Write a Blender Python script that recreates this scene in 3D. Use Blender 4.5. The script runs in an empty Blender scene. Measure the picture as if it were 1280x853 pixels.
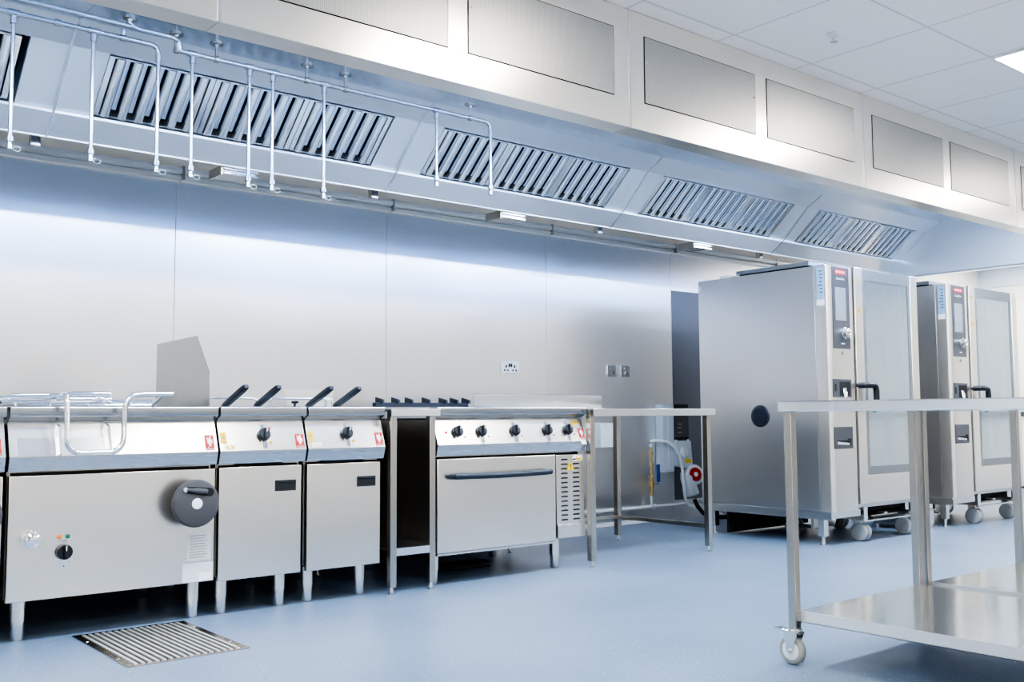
import bpy, bmesh, math, random
from mathutils import Vector, Matrix

random.seed(7)
scene = bpy.context.scene
COL = scene.collection
PI = math.pi

# ------------------------------------------------------------------ materials
def _mat(name):
    m = bpy.data.materials.new(name)
    m.use_nodes = True
    nt = m.node_tree
    return m, nt, nt.nodes['Principled BSDF']

def plain(name, col, rough=0.5, metal=0.0, emit=None, emit_s=0.0, spec=None, coat=0.0):
    m, nt, b = _mat(name)
    b.inputs['Base Color'].default_value = (*col, 1)
    b.inputs['Roughness'].default_value = rough
    b.inputs['Metallic'].default_value = metal
    if spec is not None:
        b.inputs['Specular IOR Level'].default_value = spec
    if coat:
        b.inputs['Coat Weight'].default_value = coat
        b.inputs['Coat Roughness'].default_value = 0.1
    if emit:
        b.inputs['Emission Color'].default_value = (*emit, 1)
        b.inputs['Emission Strength'].default_value = emit_s
    n = nt.nodes.new('ShaderNodeTexNoise')
    n.inputs['Scale'].default_value = 35
    tc = nt.nodes.new('ShaderNodeTexCoord')
    nt.links.new(tc.outputs['Object'], n.inputs['Vector'])
    mr = nt.nodes.new('ShaderNodeMapRange')
    mr.inputs['To Min'].default_value = max(0.0, rough - 0.04)
    mr.inputs['To Max'].default_value = min(1.0, rough + 0.04)
    nt.links.new(n.outputs['Fac'], mr.inputs['Value'])
    nt.links.new(mr.outputs['Result'], b.inputs['Roughness'])
    return m

def steel(name, col=(0.80, 0.79, 0.77), rough=0.27, grain=(1, 1, 45), var=0.07, bump=0.02, wave=0.0, wave_scale=1.2, aniso=0.0, tangent=(1, 0, 0), metal=1.0):
    """brushed stainless: noise stretched along the brushing drives roughness and a faint bump; wave adds sheet unevenness"""
    m, nt, b = _mat(name)
    b.inputs['Base Color'].default_value = (*col, 1)
    b.inputs['Metallic'].default_value = metal
    if aniso:      # brushing spreads reflections across the grain
        b.inputs['Anisotropic'].default_value = aniso
        tg = nt.nodes.new('ShaderNodeCombineXYZ')
        for i_ in range(3): tg.inputs[i_].default_value = tangent[i_]
        nt.links.new(tg.outputs[0], b.inputs['Tangent'])
    tc = nt.nodes.new('ShaderNodeTexCoord')
    mp = nt.nodes.new('ShaderNodeMapping')
    mp.inputs['Scale'].default_value = grain
    n = nt.nodes.new('ShaderNodeTexNoise')
    n.inputs['Scale'].default_value = 6
    n.inputs['Detail'].default_value = 4
    nt.links.new(tc.outputs['Object'], mp.inputs['Vector'])
    nt.links.new(mp.outputs['Vector'], n.inputs['Vector'])
    mr = nt.nodes.new('ShaderNodeMapRange')
    mr.inputs['To Min'].default_value = rough - var
    mr.inputs['To Max'].default_value = rough + var
    nt.links.new(n.outputs['Fac'], mr.inputs['Value'])
    nt.links.new(mr.outputs['Result'], b.inputs['Roughness'])
    bp = nt.nodes.new('ShaderNodeBump')
    bp.inputs['Strength'].default_value = bump
    bp.inputs['Distance'].default_value = 0.002
    nt.links.new(n.outputs['Fac'], bp.inputs['Height'])
    last = bp
    if wave:
        n2 = nt.nodes.new('ShaderNodeTexNoise')
        n2.inputs['Scale'].default_value = wave_scale
        n2.inputs['Detail'].default_value = 1
        nt.links.new(tc.outputs['Object'], n2.inputs['Vector'])
        b2 = nt.nodes.new('ShaderNodeBump')
        b2.inputs['Strength'].default_value = 1.0
        b2.inputs['Distance'].default_value = wave
        nt.links.new(n2.outputs['Fac'], b2.inputs['Height'])
        nt.links.new(bp.outputs['Normal'], b2.inputs['Normal'])
        last = b2
    nt.links.new(last.outputs['Normal'], b.inputs['Normal'])
    return m

def perforated(name):
    m, nt, b = _mat(name)
    b.inputs['Metallic'].default_value = 1.0
    b.inputs['Roughness'].default_value = 0.42
    tc = nt.nodes.new('ShaderNodeTexCoord')
    v = nt.nodes.new('ShaderNodeTexVoronoi')
    v.inputs['Scale'].default_value = 210
    v.inputs['Randomness'].default_value = 0
    nt.links.new(tc.outputs['Object'], v.inputs['Vector'])
    mp = nt.nodes.new('ShaderNodeMapping')
    mp.inputs['Scale'].default_value = (1, 0.0, 1)
    nt.links.new(tc.outputs['Object'], mp.inputs['Vector'])
    nt.links.new(mp.outputs['Vector'], v.inputs['Vector'])
    cr = nt.nodes.new('ShaderNodeValToRGB')
    cr.color_ramp.elements[0].position = 0.26
    cr.color_ramp.elements[0].color = (0.12, 0.12, 0.12, 1)
    cr.color_ramp.elements[1].position = 0.34
    cr.color_ramp.elements[1].color = (0.66, 0.64, 0.61, 1)
    nt.links.new(v.outputs['Distance'], cr.inputs['Fac'])
    nt.links.new(cr.outputs['Color'], b.inputs['Base Color'])
    return m

def floor_mat():
    m, nt, b = _mat('blue safety vinyl')
    tc = nt.nodes.new('ShaderNodeTexCoord')
    n = nt.nodes.new('ShaderNodeTexNoise')
    n.inputs['Scale'].default_value = 1.4
    n.inputs['Detail'].default_value = 5
    nt.links.new(tc.outputs['Object'], n.inputs['Vector'])
    cr = nt.nodes.new('ShaderNodeValToRGB')
    cr.color_ramp.elements[0].position = 0.3
    cr.color_ramp.elements[0].color = (0.150, 0.208, 0.298, 1)
    cr.color_ramp.elements[1].position = 0.7
    cr.color_ramp.elements[1].color = (0.192, 0.255, 0.348, 1)
    nt.links.new(n.outputs['Fac'], cr.inputs['Fac'])
    v = nt.nodes.new('ShaderNodeTexVoronoi')
    v.inputs['Scale'].default_value = 42
    nt.links.new(tc.outputs['Object'], v.inputs['Vector'])
    c2 = nt.nodes.new('ShaderNodeValToRGB')
    c2.color_ramp.elements[0].position = 0.05
    c2.color_ramp.elements[0].color = (1, 1, 1, 1)
    c2.color_ramp.elements[1].position = 0.15
    c2.color_ramp.elements[1].color = (0, 0, 0, 1)
    nt.links.new(v.outputs['Distance'], c2.inputs['Fac'])
    mx = nt.nodes.new('ShaderNodeMix')
    mx.data_type = 'RGBA'
    mx.inputs[7].default_value = (0.62, 0.70, 0.80, 1)
    nt.links.new(c2.outputs['Color'], mx.inputs[0])
    nt.links.new(cr.outputs['Color'], mx.inputs[6])
    nt.links.new(mx.outputs[2], b.inputs['Base Color'])
    n3 = nt.nodes.new('ShaderNodeTexNoise')
    n3.inputs['Scale'].default_value = 90
    nt.links.new(tc.outputs['Object'], n3.inputs['Vector'])
    bp = nt.nodes.new('ShaderNodeBump')
    bp.inputs['Strength'].default_value = 0.15
    bp.inputs['Distance'].default_value = 0.002
    nt.links.new(n3.outputs['Fac'], bp.inputs['Height'])
    nt.links.new(bp.outputs['Normal'], b.inputs['Normal'])
    b.inputs['Roughness'].default_value = 0.38
    b.inputs['Specular IOR Level'].default_value = 0.45
    return m

def ceiling_mat(x0, y0, t=0.6):
    """white lay-in tiles: grid lines from object coordinates"""
    m, nt, b = _mat('white ceiling tiles')
    tc = nt.nodes.new('ShaderNodeTexCoord')
    sp = nt.nodes.new('ShaderNodeSeparateXYZ')
    nt.links.new(tc.outputs['Object'], sp.inputs[0])
    def line(out, off):
        a = nt.nodes.new('ShaderNodeMath'); a.operation = 'SUBTRACT'; a.inputs[1].default_value = off
        nt.links.new(out, a.inputs[0])
        p = nt.nodes.new('ShaderNodeMath'); p.operation = 'PINGPONG'; p.inputs[1].default_value = t / 2
        nt.links.new(a.outputs[0], p.inputs[0])
        l = nt.nodes.new('ShaderNodeMath'); l.operation = 'LESS_THAN'; l.inputs[1].default_value = 0.006
        nt.links.new(p.outputs[0], l.inputs[0])
        return l
    lx, ly = line(sp.outputs['X'], x0), line(sp.outputs['Y'], y0)
    mxm = nt.nodes.new('ShaderNodeMath'); mxm.operation = 'MAXIMUM'
    nt.links.new(lx.outputs[0], mxm.inputs[0]); nt.links.new(ly.outputs[0], mxm.inputs[1])
    n = nt.nodes.new('ShaderNodeTexNoise')
    n.inputs['Scale'].default_value = 8
    nt.links.new(tc.outputs['Object'], n.inputs['Vector'])
    cr = nt.nodes.new('ShaderNodeValToRGB')
    cr.color_ramp.elements[0].color = (0.88, 0.865, 0.85, 1)
    cr.color_ramp.elements[1].color = (0.91, 0.895, 0.88, 1)
    nt.links.new(n.outputs['Fac'], cr.inputs['Fac'])
    mx = nt.nodes.new('ShaderNodeMix'); mx.data_type = 'RGBA'
    mx.inputs[7].default_value = (0.66, 0.655, 0.65, 1)
    nt.links.new(mxm.outputs[0], mx.inputs[0])
    nt.links.new(cr.outputs['Color'], mx.inputs[6])
    nt.links.new(mx.outputs[2], b.inputs['Base Color'])
    b.inputs['Roughness'].default_value = 0.75
    return m

def oven_glass():
    m, nt, b = _mat('coated oven glass')
    b.inputs['Base Color'].default_value = (0.80, 0.88, 0.90, 1)
    b.inputs['Roughness'].default_value = 0.08
    b.inputs['Transmission Weight'].default_value = 1.0
    b.inputs['IOR'].default_value = 1.5
    g = nt.nodes.new('ShaderNodeBsdfGlossy')
    g.inputs['Color'].default_value = (0.78, 0.86, 0.89, 1)
    g.inputs['Roughness'].default_value = 0.12
    mx = nt.nodes.new('ShaderNodeMixShader')
    mx.inputs[0].default_value = 0.36
    out = nt.nodes['Material Output']
    nt.links.new(b.outputs[0], mx.inputs[1])
    nt.links.new(g.outputs[0], mx.inputs[2])
    df = nt.nodes.new('ShaderNodeBsdfDiffuse')
    df.inputs['Color'].default_value = (0.80, 0.87, 0.89, 1)
    m2 = nt.nodes.new('ShaderNodeMixShader')
    m2.inputs[0].default_value = 0.13
    nt.links.new(mx.outputs[0], m2.inputs[1])
    nt.links.new(df.outputs[0], m2.inputs[2])
    nt.links.new(m2.outputs[0], out.inputs['Surface'])
    return m

M = {}
M['door'] = steel('satin steel front', (0.84, 0.795, 0.73), 0.26, (1.5, 1.5, 90), 0.015, 0.006, 0.004, 1.6)
M['lip'] = steel('satin steel edge', (0.44, 0.45, 0.46), 0.25, (1, 60, 60), 0.012, 0.006)
M['bumper'] = steel('bumper steel', (0.60, 0.60, 0.605), 0.27, (1, 60, 60), 0.012, 0.004)
M['panel'] = steel('control panel steel', (0.80, 0.76, 0.705), 0.25, (1, 60, 60), 0.012, 0.006)
M['top'] = steel('polished worktop steel', (0.86, 0.865, 0.87), 0.20, (1, 90, 1), 0.03, 0.012)
M['table'] = steel('brushed table steel', (0.94, 0.97, 1.0), 0.13, (90, 1.5, 1), 0.02, 0.012, 0.003, 3.2)
M['edge'] = steel('folded edge steel', (0.90, 0.90, 0.90), 0.45, (1, 60, 60), 0.02, 0.004, metal=0.75)
M['leg'] = steel('tube steel', (0.52, 0.485, 0.435), 0.25, (70, 70, 1), 0.03, 0.01)
M['foot'] = steel('bright foot steel', (0.78, 0.765, 0.74), 0.26, (1, 1, 90), 0.03, 0.01)
M['bars'] = steel('grate bar steel', (0.86, 0.85, 0.82), 0.52, (1, 90, 1), 0.03, 0.01)
M['wall'] = steel('wall cladding steel', (0.87, 0.865, 0.86), 0.30, (90, 1, 1), 0.012, 0.006, 0.011, 0.9, 0.85)
M['fascia'] = steel('canopy fascia steel', (0.93, 0.87, 0.785), 0.29, (1, 1, 90), 0.03, 0.01, 0.002, 1.0)
M['hood'] = steel('canopy inner steel', (0.80, 0.84, 0.89), 0.24, (1, 90, 1), 0.03, 0.01, 0.0015, 2.5)
M['hoodslope'] = steel('canopy slope steel', (0.86, 0.885, 0.90), 0.33, (1, 90, 1), 0.03, 0.01, 0.0015, 2.5, metal=0.72)
M['hoodrear'] = plain('rear sheet blue for the wall reflection', (0.62, 0.76, 0.98), 0.4)  # rear sheet coloured blue so the upper wall reflects blue
M['hoodblue'] = plain('blue for the wall reflection', (0.26, 0.44, 0.86), 0.35)  # blue of an added lining, mirrored by the wall cladding
M['hoodend'] = steel('canopy end steel', (0.84, 0.90, 0.95), 0.18, (1, 90, 1), 0.02, 0.01, 0.0015, 2.0, metal=0.6)
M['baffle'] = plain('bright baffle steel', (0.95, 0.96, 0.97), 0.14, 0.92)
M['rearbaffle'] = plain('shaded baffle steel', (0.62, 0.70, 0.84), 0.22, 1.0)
M['chrome'] = plain('chrome', (0.90, 0.90, 0.92), 0.09, 1.0)
M['galv'] = plain('galvanised pipe', (0.56, 0.58, 0.61), 0.25, 1.0)
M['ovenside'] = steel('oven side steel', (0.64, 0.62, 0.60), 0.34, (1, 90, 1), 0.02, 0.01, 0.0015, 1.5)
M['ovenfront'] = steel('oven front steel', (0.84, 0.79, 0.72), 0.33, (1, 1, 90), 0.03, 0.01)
M['galvback'] = plain('grey oven back sheet', (0.62, 0.62, 0.62), 0.5)
M['splash'] = steel('splash panel steel', (0.50, 0.50, 0.50), 0.17, (1, 3, 3), 0.05, 0.02, 0.006, 5)
M['ovenmirror'] = steel('painted oven reflection', (0.16, 0.17, 0.20), 0.45, (1, 1, 40), 0.03, 0.01)
M['perf'] = perforated('perforated steel')
M['dark'] = plain('black plastic', (0.012, 0.014, 0.018), 0.38)
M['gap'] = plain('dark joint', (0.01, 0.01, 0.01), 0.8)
M['iron'] = plain('cast iron', (0.018, 0.024, 0.04), 0.45)
M['navy'] = plain('dark blue handle grip', (0.018, 0.024, 0.036), 0.36)
M['wheelgrey'] = plain('dark grey wheel plastic', (0.078, 0.076, 0.078), 0.55, spec=0.3)
M['panelgrey'] = plain('grey control plate', (0.062, 0.062, 0.068), 0.35)
M['screen'] = plain('grey screen glass', (0.24, 0.25, 0.27), 0.2)
M['glassrim'] = plain('grey glass border', (0.16, 0.165, 0.17), 0.22)
M['glass'] = oven_glass()
M['chamber'] = steel('oven chamber steel', (0.80, 0.82, 0.84), 0.3)
M['white'] = plain('white plastic', (0.78, 0.79, 0.80), 0.4)
M['paper'] = plain('white paper label', (0.82, 0.82, 0.82), 0.6)
M['red'] = plain('red label', (0.50, 0.008, 0.006), 0.45)
M['yellow'] = plain('yellow label', (0.80, 0.52, 0.0), 0.5)
M['orange'] = plain('orange lamp', (0.75, 0.20, 0.02), 0.3)
M['green'] = plain('green lamp', (0.01, 0.14, 0.07), 0.3)
M['bluelabel'] = plain('pale blue label', (0.30, 0.45, 0.62), 0.4)
M['plate'] = plain('silver rating plate', (0.55, 0.55, 0.55), 0.5)
M['ink'] = plain('grey ink', (0.22, 0.22, 0.23), 0.6)
M['lightlabel'] = plain('pale maker label', (0.62, 0.65, 0.69), 0.45)
M['brass'] = plain('brass', (0.72, 0.52, 0.24), 0.3, 1.0)
M['blue'] = plain('blue lever', (0.02, 0.06, 0.35), 0.4)
M['grey'] = plain('light grey enclosure', (0.56, 0.60, 0.64), 0.5)
M['tyre'] = plain('grey rubber tyre', (0.33, 0.34, 0.30), 0.6)
M['castor'] = plain('light grey castor', (0.30, 0.315, 0.33), 0.4)
M['cable'] = plain('black cable', (0.015, 0.015, 0.017), 0.5)
M['paint'] = plain('white wall paint', (0.90, 0.885, 0.865), 0.6)
M['whitewall'] = plain('white hygienic wall sheet', (0.93, 0.94, 0.955), 0.4)
M['tan'] = plain('warm plaster', (0.93, 0.83, 0.70), 0.7)
M['coolband'] = plain('pale blue bulkhead', (0.66, 0.77, 0.92), 0.5)
M['rail'] = plain('dark bumper rail', (0.06, 0.08, 0.11), 0.5)
M['railpaint'] = plain('pale capping rail', (0.72, 0.72, 0.71), 0.3, 0.4)
M['blocker'] = plain('dark duct sheet', (0.02, 0.02, 0.02), 0.6)
M['floor'] = floor_mat()
M['ceil'] = ceiling_mat(4.215, 2.77)
M['panel_light'] = plain('panel diffuser', (1, 1, 1), 0.5, emit=(1.0, 0.95, 0.875), emit_s=19.0)
M['canopy_light'] = plain('canopy lamp', (1, 1, 1), 0.5, emit=(0.74, 0.87, 1.0), emit_s=58.0)

# ------------------------------------------------------------------ mesh builder
ORIG = {}     # object name -> world origin used when its vertices were written

class MB:
    def __init__(s):
        s.bm = bmesh.new(); s.round = False
    def face(s, pts):
        vs = [s.bm.verts.new(p) for p in pts]
        return s.bm.faces.new(vs)
    def box(s, x0, x1, y0, y1, z0, z1):
        v = [s.bm.verts.new(p) for p in ((x0,y0,z0),(x1,y0,z0),(x1,y1,z0),(x0,y1,z0),(x0,y0,z1),(x1,y0,z1),(x1,y1,z1),(x0,y1,z1))]
        for f in ((3,2,1,0),(4,5,6,7),(0,1,5,4),(1,2,6,5),(2,3,7,6),(3,0,4,7)):
            s.bm.faces.new([v[i] for i in f])
        return s
    def prism(s, pts, a0, a1, axis='x'):
        """extrude a 2D outline: axis x -> pts are (y,z); y -> (x,z); z -> (x,y)"""
        def P(p, a):
            return {'x': (a, p[0], p[1]), 'y': (p[0], a, p[1]), 'z': (p[0], p[1], a)}[axis]
        A = [s.bm.verts.new(P(p, a0)) for p in pts]
        B = [s.bm.verts.new(P(p, a1)) for p in pts]
        n = len(pts)
        s.bm.faces.new(A[::-1]); s.bm.faces.new(B)
        for i in range(n):
            s.bm.faces.new((A[i], A[(i+1) % n], B[(i+1) % n], B[i]))
        return s
    def ring(s, c, axis, r, seg):
        ax = Vector(axis).normalized()
        up = Vector((0, 0, 1)) if abs(ax.z) < 0.9 else Vector((0, 1, 0))
        u = ax.cross(up).normalized(); w = ax.cross(u)
        return [s.bm.verts.new(Vector(c) + (u*math.cos(2*PI*i/seg) + w*math.sin(2*PI*i/seg)) * r) for i in range(seg)]
    def lathe(s, p, axis, prof, seg=24):
        """prof: list of (distance along axis, radius), capped at both ends"""
        s.round = True
        seg = max(seg, 12)
        ax = Vector(axis).normalized()
        rings = [s.ring(Vector(p) + ax*d, ax, max(r, 1e-4), seg) for d, r in prof]
        for a, b in zip(rings, rings[1:]):
            for i in range(seg):
                s.bm.faces.new((a[i], a[(i+1) % seg], b[(i+1) % seg], b[i]))
        s.bm.faces.new(rings[0][::-1]); s.bm.faces.new(rings[-1])
        return s
    def cyl(s, p0, p1, r0, r1=None, seg=20):
        d = Vector(p1) - Vector(p0)
        return s.lathe(p0, d, [(0, r0), (d.length, r0 if r1 is None else r1)], seg)
    def tube(s, pts, r, seg=10):
        s.round = True
        seg = max(seg, 10) if r > 0.004 else seg
        pts = [Vector(p) for p in pts]
        n = len(pts)
        rings = []
        u = None
        for i, p in enumerate(pts):
            if i == 0: t = pts[1] - p
            elif i == n-1: t = p - pts[i-1]
            else: t = (pts[i+1]-p).normalized() + (p-pts[i-1]).normalized()
            t.normalize()
            if u is None:
                up = Vector((0,0,1)) if abs(t.z) < 0.9 else Vector((0,1,0))
                u = t.cross(up).normalized()
            else:
                u = (u - t*u.dot(t)).normalized()
            w = t.cross(u)
            rings.append([s.bm.verts.new(p + (u*math.cos(2*PI*k/seg)+w*math.sin(2*PI*k/seg))*r) for k in range(seg)])
        for a, b in zip(rings, rings[1:]):
            for i in range(seg):
                s.bm.faces.new((a[i], a[(i+1) % seg], b[(i+1) % seg], b[i]))
        s.bm.faces.new(rings[0][::-1]); s.bm.faces.new(rings[-1])
        return s
    def build(s, name, mat, parent=None, bevel=0.0, seg=2, origin=None):
        bm = s.bm
        bmesh.ops.recalc_face_normals(bm, faces=bm.faces[:])
        if bevel:
            es = [e for e in bm.edges if len(e.link_faces) == 2 and e.calc_face_angle(0) > 0.6]
            bmesh.ops.bevel(bm, geom=es, offset=bevel, segments=seg, profile=0.5, affect='EDGES', clamp_overlap=True)
        lim = 0.7 if s.round else 0.38
        for f in bm.faces: f.smooth = True
        for e in bm.edges:
            e.smooth = len(e.link_faces) == 2 and e.calc_face_angle(0) < lim
        o_w = Vector((0,0,0))
        if parent is not None:
            o_w = ORIG[parent.name]
        elif origin is not None:
            o_w = Vector(origin)
        bmesh.ops.translate(bm, vec=-o_w, verts=bm.verts[:])
        me = bpy.data.meshes.new(name)
        bm.to_mesh(me); bm.free()
        me.materials.append(M[mat] if isinstance(mat, str) else mat)
        o = bpy.data.objects.new(name, me)
        COL.objects.link(o)
        if parent is not None:
            o.parent = parent
        else:
            o.location = o_w
        ORIG[o.name] = o_w
        return o

def box(*a):
    return MB().box(*a)

def arc(c, r, a0, a1, n, plane):
    """points of an arc; plane 'xz','yz','xy'; c is a 3D centre"""
    out = []
    for i in range(n+1):
        a = math.radians(a0 + (a1-a0)*i/n)
        p, q = r*math.cos(a), r*math.sin(a)
        c_ = Vector(c)
        out.append(c_ + Vector({'xz': (p,0,q), 'yz': (0,p,q), 'xy': (p,q,0)}[plane]))
    return out

def tag(o, label=None, cat=None, group=None, kind=None):
    if label: o['label'] = label
    if cat: o['category'] = cat
    if group: o['group'] = group
    if kind: o['kind'] = kind
    return o

def thing(name, label, cat, loc, group=None):
    o = bpy.data.objects.new(name, None)
    o.empty_display_size = 0.1
    COL.objects.link(o)
    o.location = loc
    ORIG[o.name] = Vector(loc)
    return tag(o, label, cat, group)

def kids(o):
    return [c for c in bpy.data.objects if c.parent == o]

def dup(root, d, label=None, parent=None):
    c = root.copy()
    COL.objects.link(c)
    if parent is None:
        c.location = root.location + Vector(d)
        if label: c['label'] = label
        ORIG[c.name] = ORIG[root.name] + Vector(d)
    else:
        c.parent = parent
    for k in kids(root):
        dup(k, d, None, c)
    return c

def text_mesh(txt, size, name, mat, parent, M4, extrude=0.0004):
    cu = bpy.data.curves.new(name, 'FONT')
    cu.body = txt; cu.size = size; cu.align_x = 'CENTER'; cu.align_y = 'CENTER'; cu.extrude = extrude
    cu.resolution_u = 3
    tmp = bpy.data.objects.new(name + '_source', cu)
    COL.objects.link(tmp)
    dg = bpy.context.evaluated_depsgraph_get()
    me = bpy.data.meshes.new_from_object(tmp.evaluated_get(dg))
    bpy.data.objects.remove(tmp)
    bpy.data.curves.remove(cu)
    me.transform(M4)
    me.transform(Matrix.Translation(-ORIG[parent.name]))
    me.materials.clear(); me.materials.append(M[mat])
    o = bpy.data.objects.new(name, me)
    COL.objects.link(o); o.parent = parent
    ORIG[o.name] = ORIG[parent.name]
    return o

def struct(o):
    o['kind'] = 'structure'
    return o

# ------------------------------------------------------------------ the room
XL, XR, YB, YW = -2.6, 12.0, -3.4, 5.65
CZ = 2.6
struct(box(XL, XR, YB, YW+0.1, -0.05, 0).build('floor', 'floor'))
struct(box(XL, XR, YB, YW+0.1, CZ, CZ+0.05).build('ceiling', 'ceil'))
wb = struct(box(XL, XR, YW+0.006, YW+0.1, 0, CZ).build('wall_back', 'tan'))
seams = [-2.14, -0.71, 0.72, 2.145, 3.58, 5.005, 6.42, 7.85, 9.28]
for a, b_ in zip(seams, seams[1:]):
    box(a+0.002, b_-0.002, YW, YW+0.006, 0.0, 2.262).build('cladding_panel', 'wall', wb, 0.001, 1)
box(9.284, XR, YW-0.001, YW+0.006, 0, CZ).build('painted_lining', 'paint', wb)
struct(box(XL-0.1, XL, YB, YW+0.1, 0, CZ).build('wall_left', 'paint'))
struct(box(XL, XR, YB-0.1, YB, 0, CZ).build('wall_rear', 'paint'))
wr = struct(box(XR, XR+0.1, YB, YW+0.1, 0, CZ).build('wall_right', 'whitewall'))
box(XR-0.03, XR, YB, YW, 2.37, CZ).build('bulkhead', 'coolband', wr)
box(XR-0.03, XR, YB, YW, 0.83, 0.885).build('bumper_rail', 'rail', wr, 0.006)
struct(box(XR-0.02, XR, YB, YW, 0, 0.045).build('baseboard_right', 'rail'))
# capping rail along the top of the cladding
t1 = struct(MB().prism([(5.65,2.245),(5.618,2.245),(5.612,2.25),(5.612,2.268),(5.618,2.274),(5.622,2.276),(5.60,2.283),(5.592,2.292),(5.592,2.306),(5.60,2.318),(5.615,2.322),(5.65,2.322)], XL, 9.28).build('trim_1', 'railpaint'))
for x in (-0.69, 0.74, 2.165, 3.6, 5.03, 6.44, 7.87):
    box(x-0.006, x+0.006, 5.588, 5.65, 2.244, 2.324).build('rail_joint', 'leg', t1)
bb = struct(box(XL, 6.12, 5.62, 5.65, 0, 0.028).build('baseboard_back', 'white', None, 0.004))
# ------------------------------------------------------------------ ceiling lights and sprinkler
def ceiling_light(x, y, label):
    t = thing('ceiling_light', label, 'ceiling light', (x, y, CZ-0.02), 'square ceiling panel lights')
    m = MB()
    h, w = 0.298, 0.014
    for a in (-1, 1):
        m.box(x-h, x+h, y+a*h-(w if a > 0 else 0), y+a*h+(w if a < 0 else 0), CZ-0.012, CZ-0.0005)
        m.box(x+a*h-(w if a > 0 else 0), x+a*h+(w if a < 0 else 0), y-h+w, y+h-w, CZ-0.012, CZ-0.0005)
    m.build('frame', 'white', t)
    box(x-h+w, x+h-w, y-h+w, y+h-w, CZ-0.009, CZ-0.001).build('diffuser', 'panel_light', t)
    return t
L0 = ceiling_light(5.115, 1.87, 'lit square panel light in the white tiled ceiling')
for (x, y) in ((2.715, 1.87), (0.315, 1.87), (7.515, 1.87), (9.915, 1.87),
               (0.315, -0.53), (2.715, -0.53), (5.115, -0.53), (7.515, -0.53), (9.915, -0.53),
               (0.315, -2.33), (2.715, -2.33), (5.115, -2.33), (7.515, -2.33), (-1.485, 1.87), (-1.485, -0.53), (10.515, 4.27), (11.115, 2.47), (11.115, 3.67), (11.115, 4.87)):  # unseen lights added; those at the far right brighten the right wall
    dup(L0, (x-5.115, y-1.87, 0), 'square panel light in the white tiled ceiling, out of view, added for light')
sx, sy = 3.96, 2.48
t = thing('sprinkler_head', 'small white sprinkler head hanging from a ceiling tile', 'sprinkler', (sx, sy, CZ-0.02))
MB().lathe((sx, sy, CZ-0.001), (0,0,-1), [(0,0.034),(0.003,0.034),(0.008,0.026),(0.012,0.02)], 20).build('rosette', 'white', t)
MB().cyl((sx,sy,CZ-0.01), (sx,sy,CZ-0.034), 0.008, 0.005, 10).build('bulb', 'chrome', t)
m = MB()
for a in (-1, 1):
    m.tube([(sx+a*0.007,sy,CZ-0.011),(sx+a*0.014,sy,CZ-0.024),(sx+a*0.004,sy,CZ-0.037)], 0.002, 6)
m.build('yoke', 'chrome', t)
MB().lathe((sx,sy,CZ-0.036), (0,0,-1), [(0,0.016),(0.002,0.018)], 14).build('deflector', 'chrome', t)

# ------------------------------------------------------------------ extraction canopy
S = [-0.60, 1.212, 3.025, 4.835, 6.648, 8.45]
hood = thing('extraction_canopy', 'long stainless steel extraction canopy hanging over the cooking line', 'extractor hood', (3.9, 3.8, 2.085))
HX0, HX1 = S[0]-1.0, S[-1]
fpro = [(2.87,2.598),(2.87,2.085),(2.972,2.085),(2.972,2.103),(2.886,2.103),(2.886,2.598)]
for a, b_ in zip(S, S[1:]):
    MB().prism(fpro, a+0.0015, b_-0.0015).build('fascia_panel', 'fascia', hood, 0.0015, 1)
for a in S[1:-1]:
    box(a-0.005, a+0.005, 2.866, 2.8705, 2.086, 2.597).build('joint_strip', 'top', hood)
for a, b_ in zip(S, S[1:]):
    for (u, v) in ((0.094, 0.862), (0.958, 1.716)):
        x0, x1 = a+u, a+v
        fr = box(x0-0.004, x1+0.004, 2.8685, 2.8705, 2.206, 2.502).build('vent_surround', 'gap', hood)
        box(x0, x1, 2.867, 2.869, 2.21, 2.498).build('perforated_sheet', 'perf', fr)
        for px_ in (x0+0.012, x1-0.012):
            MB().cyl((px_, 2.8672, 2.385), (px_, 2.864, 2.385), 0.005, 0.004, 8).build('fixing', 'chrome', fr)
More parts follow.
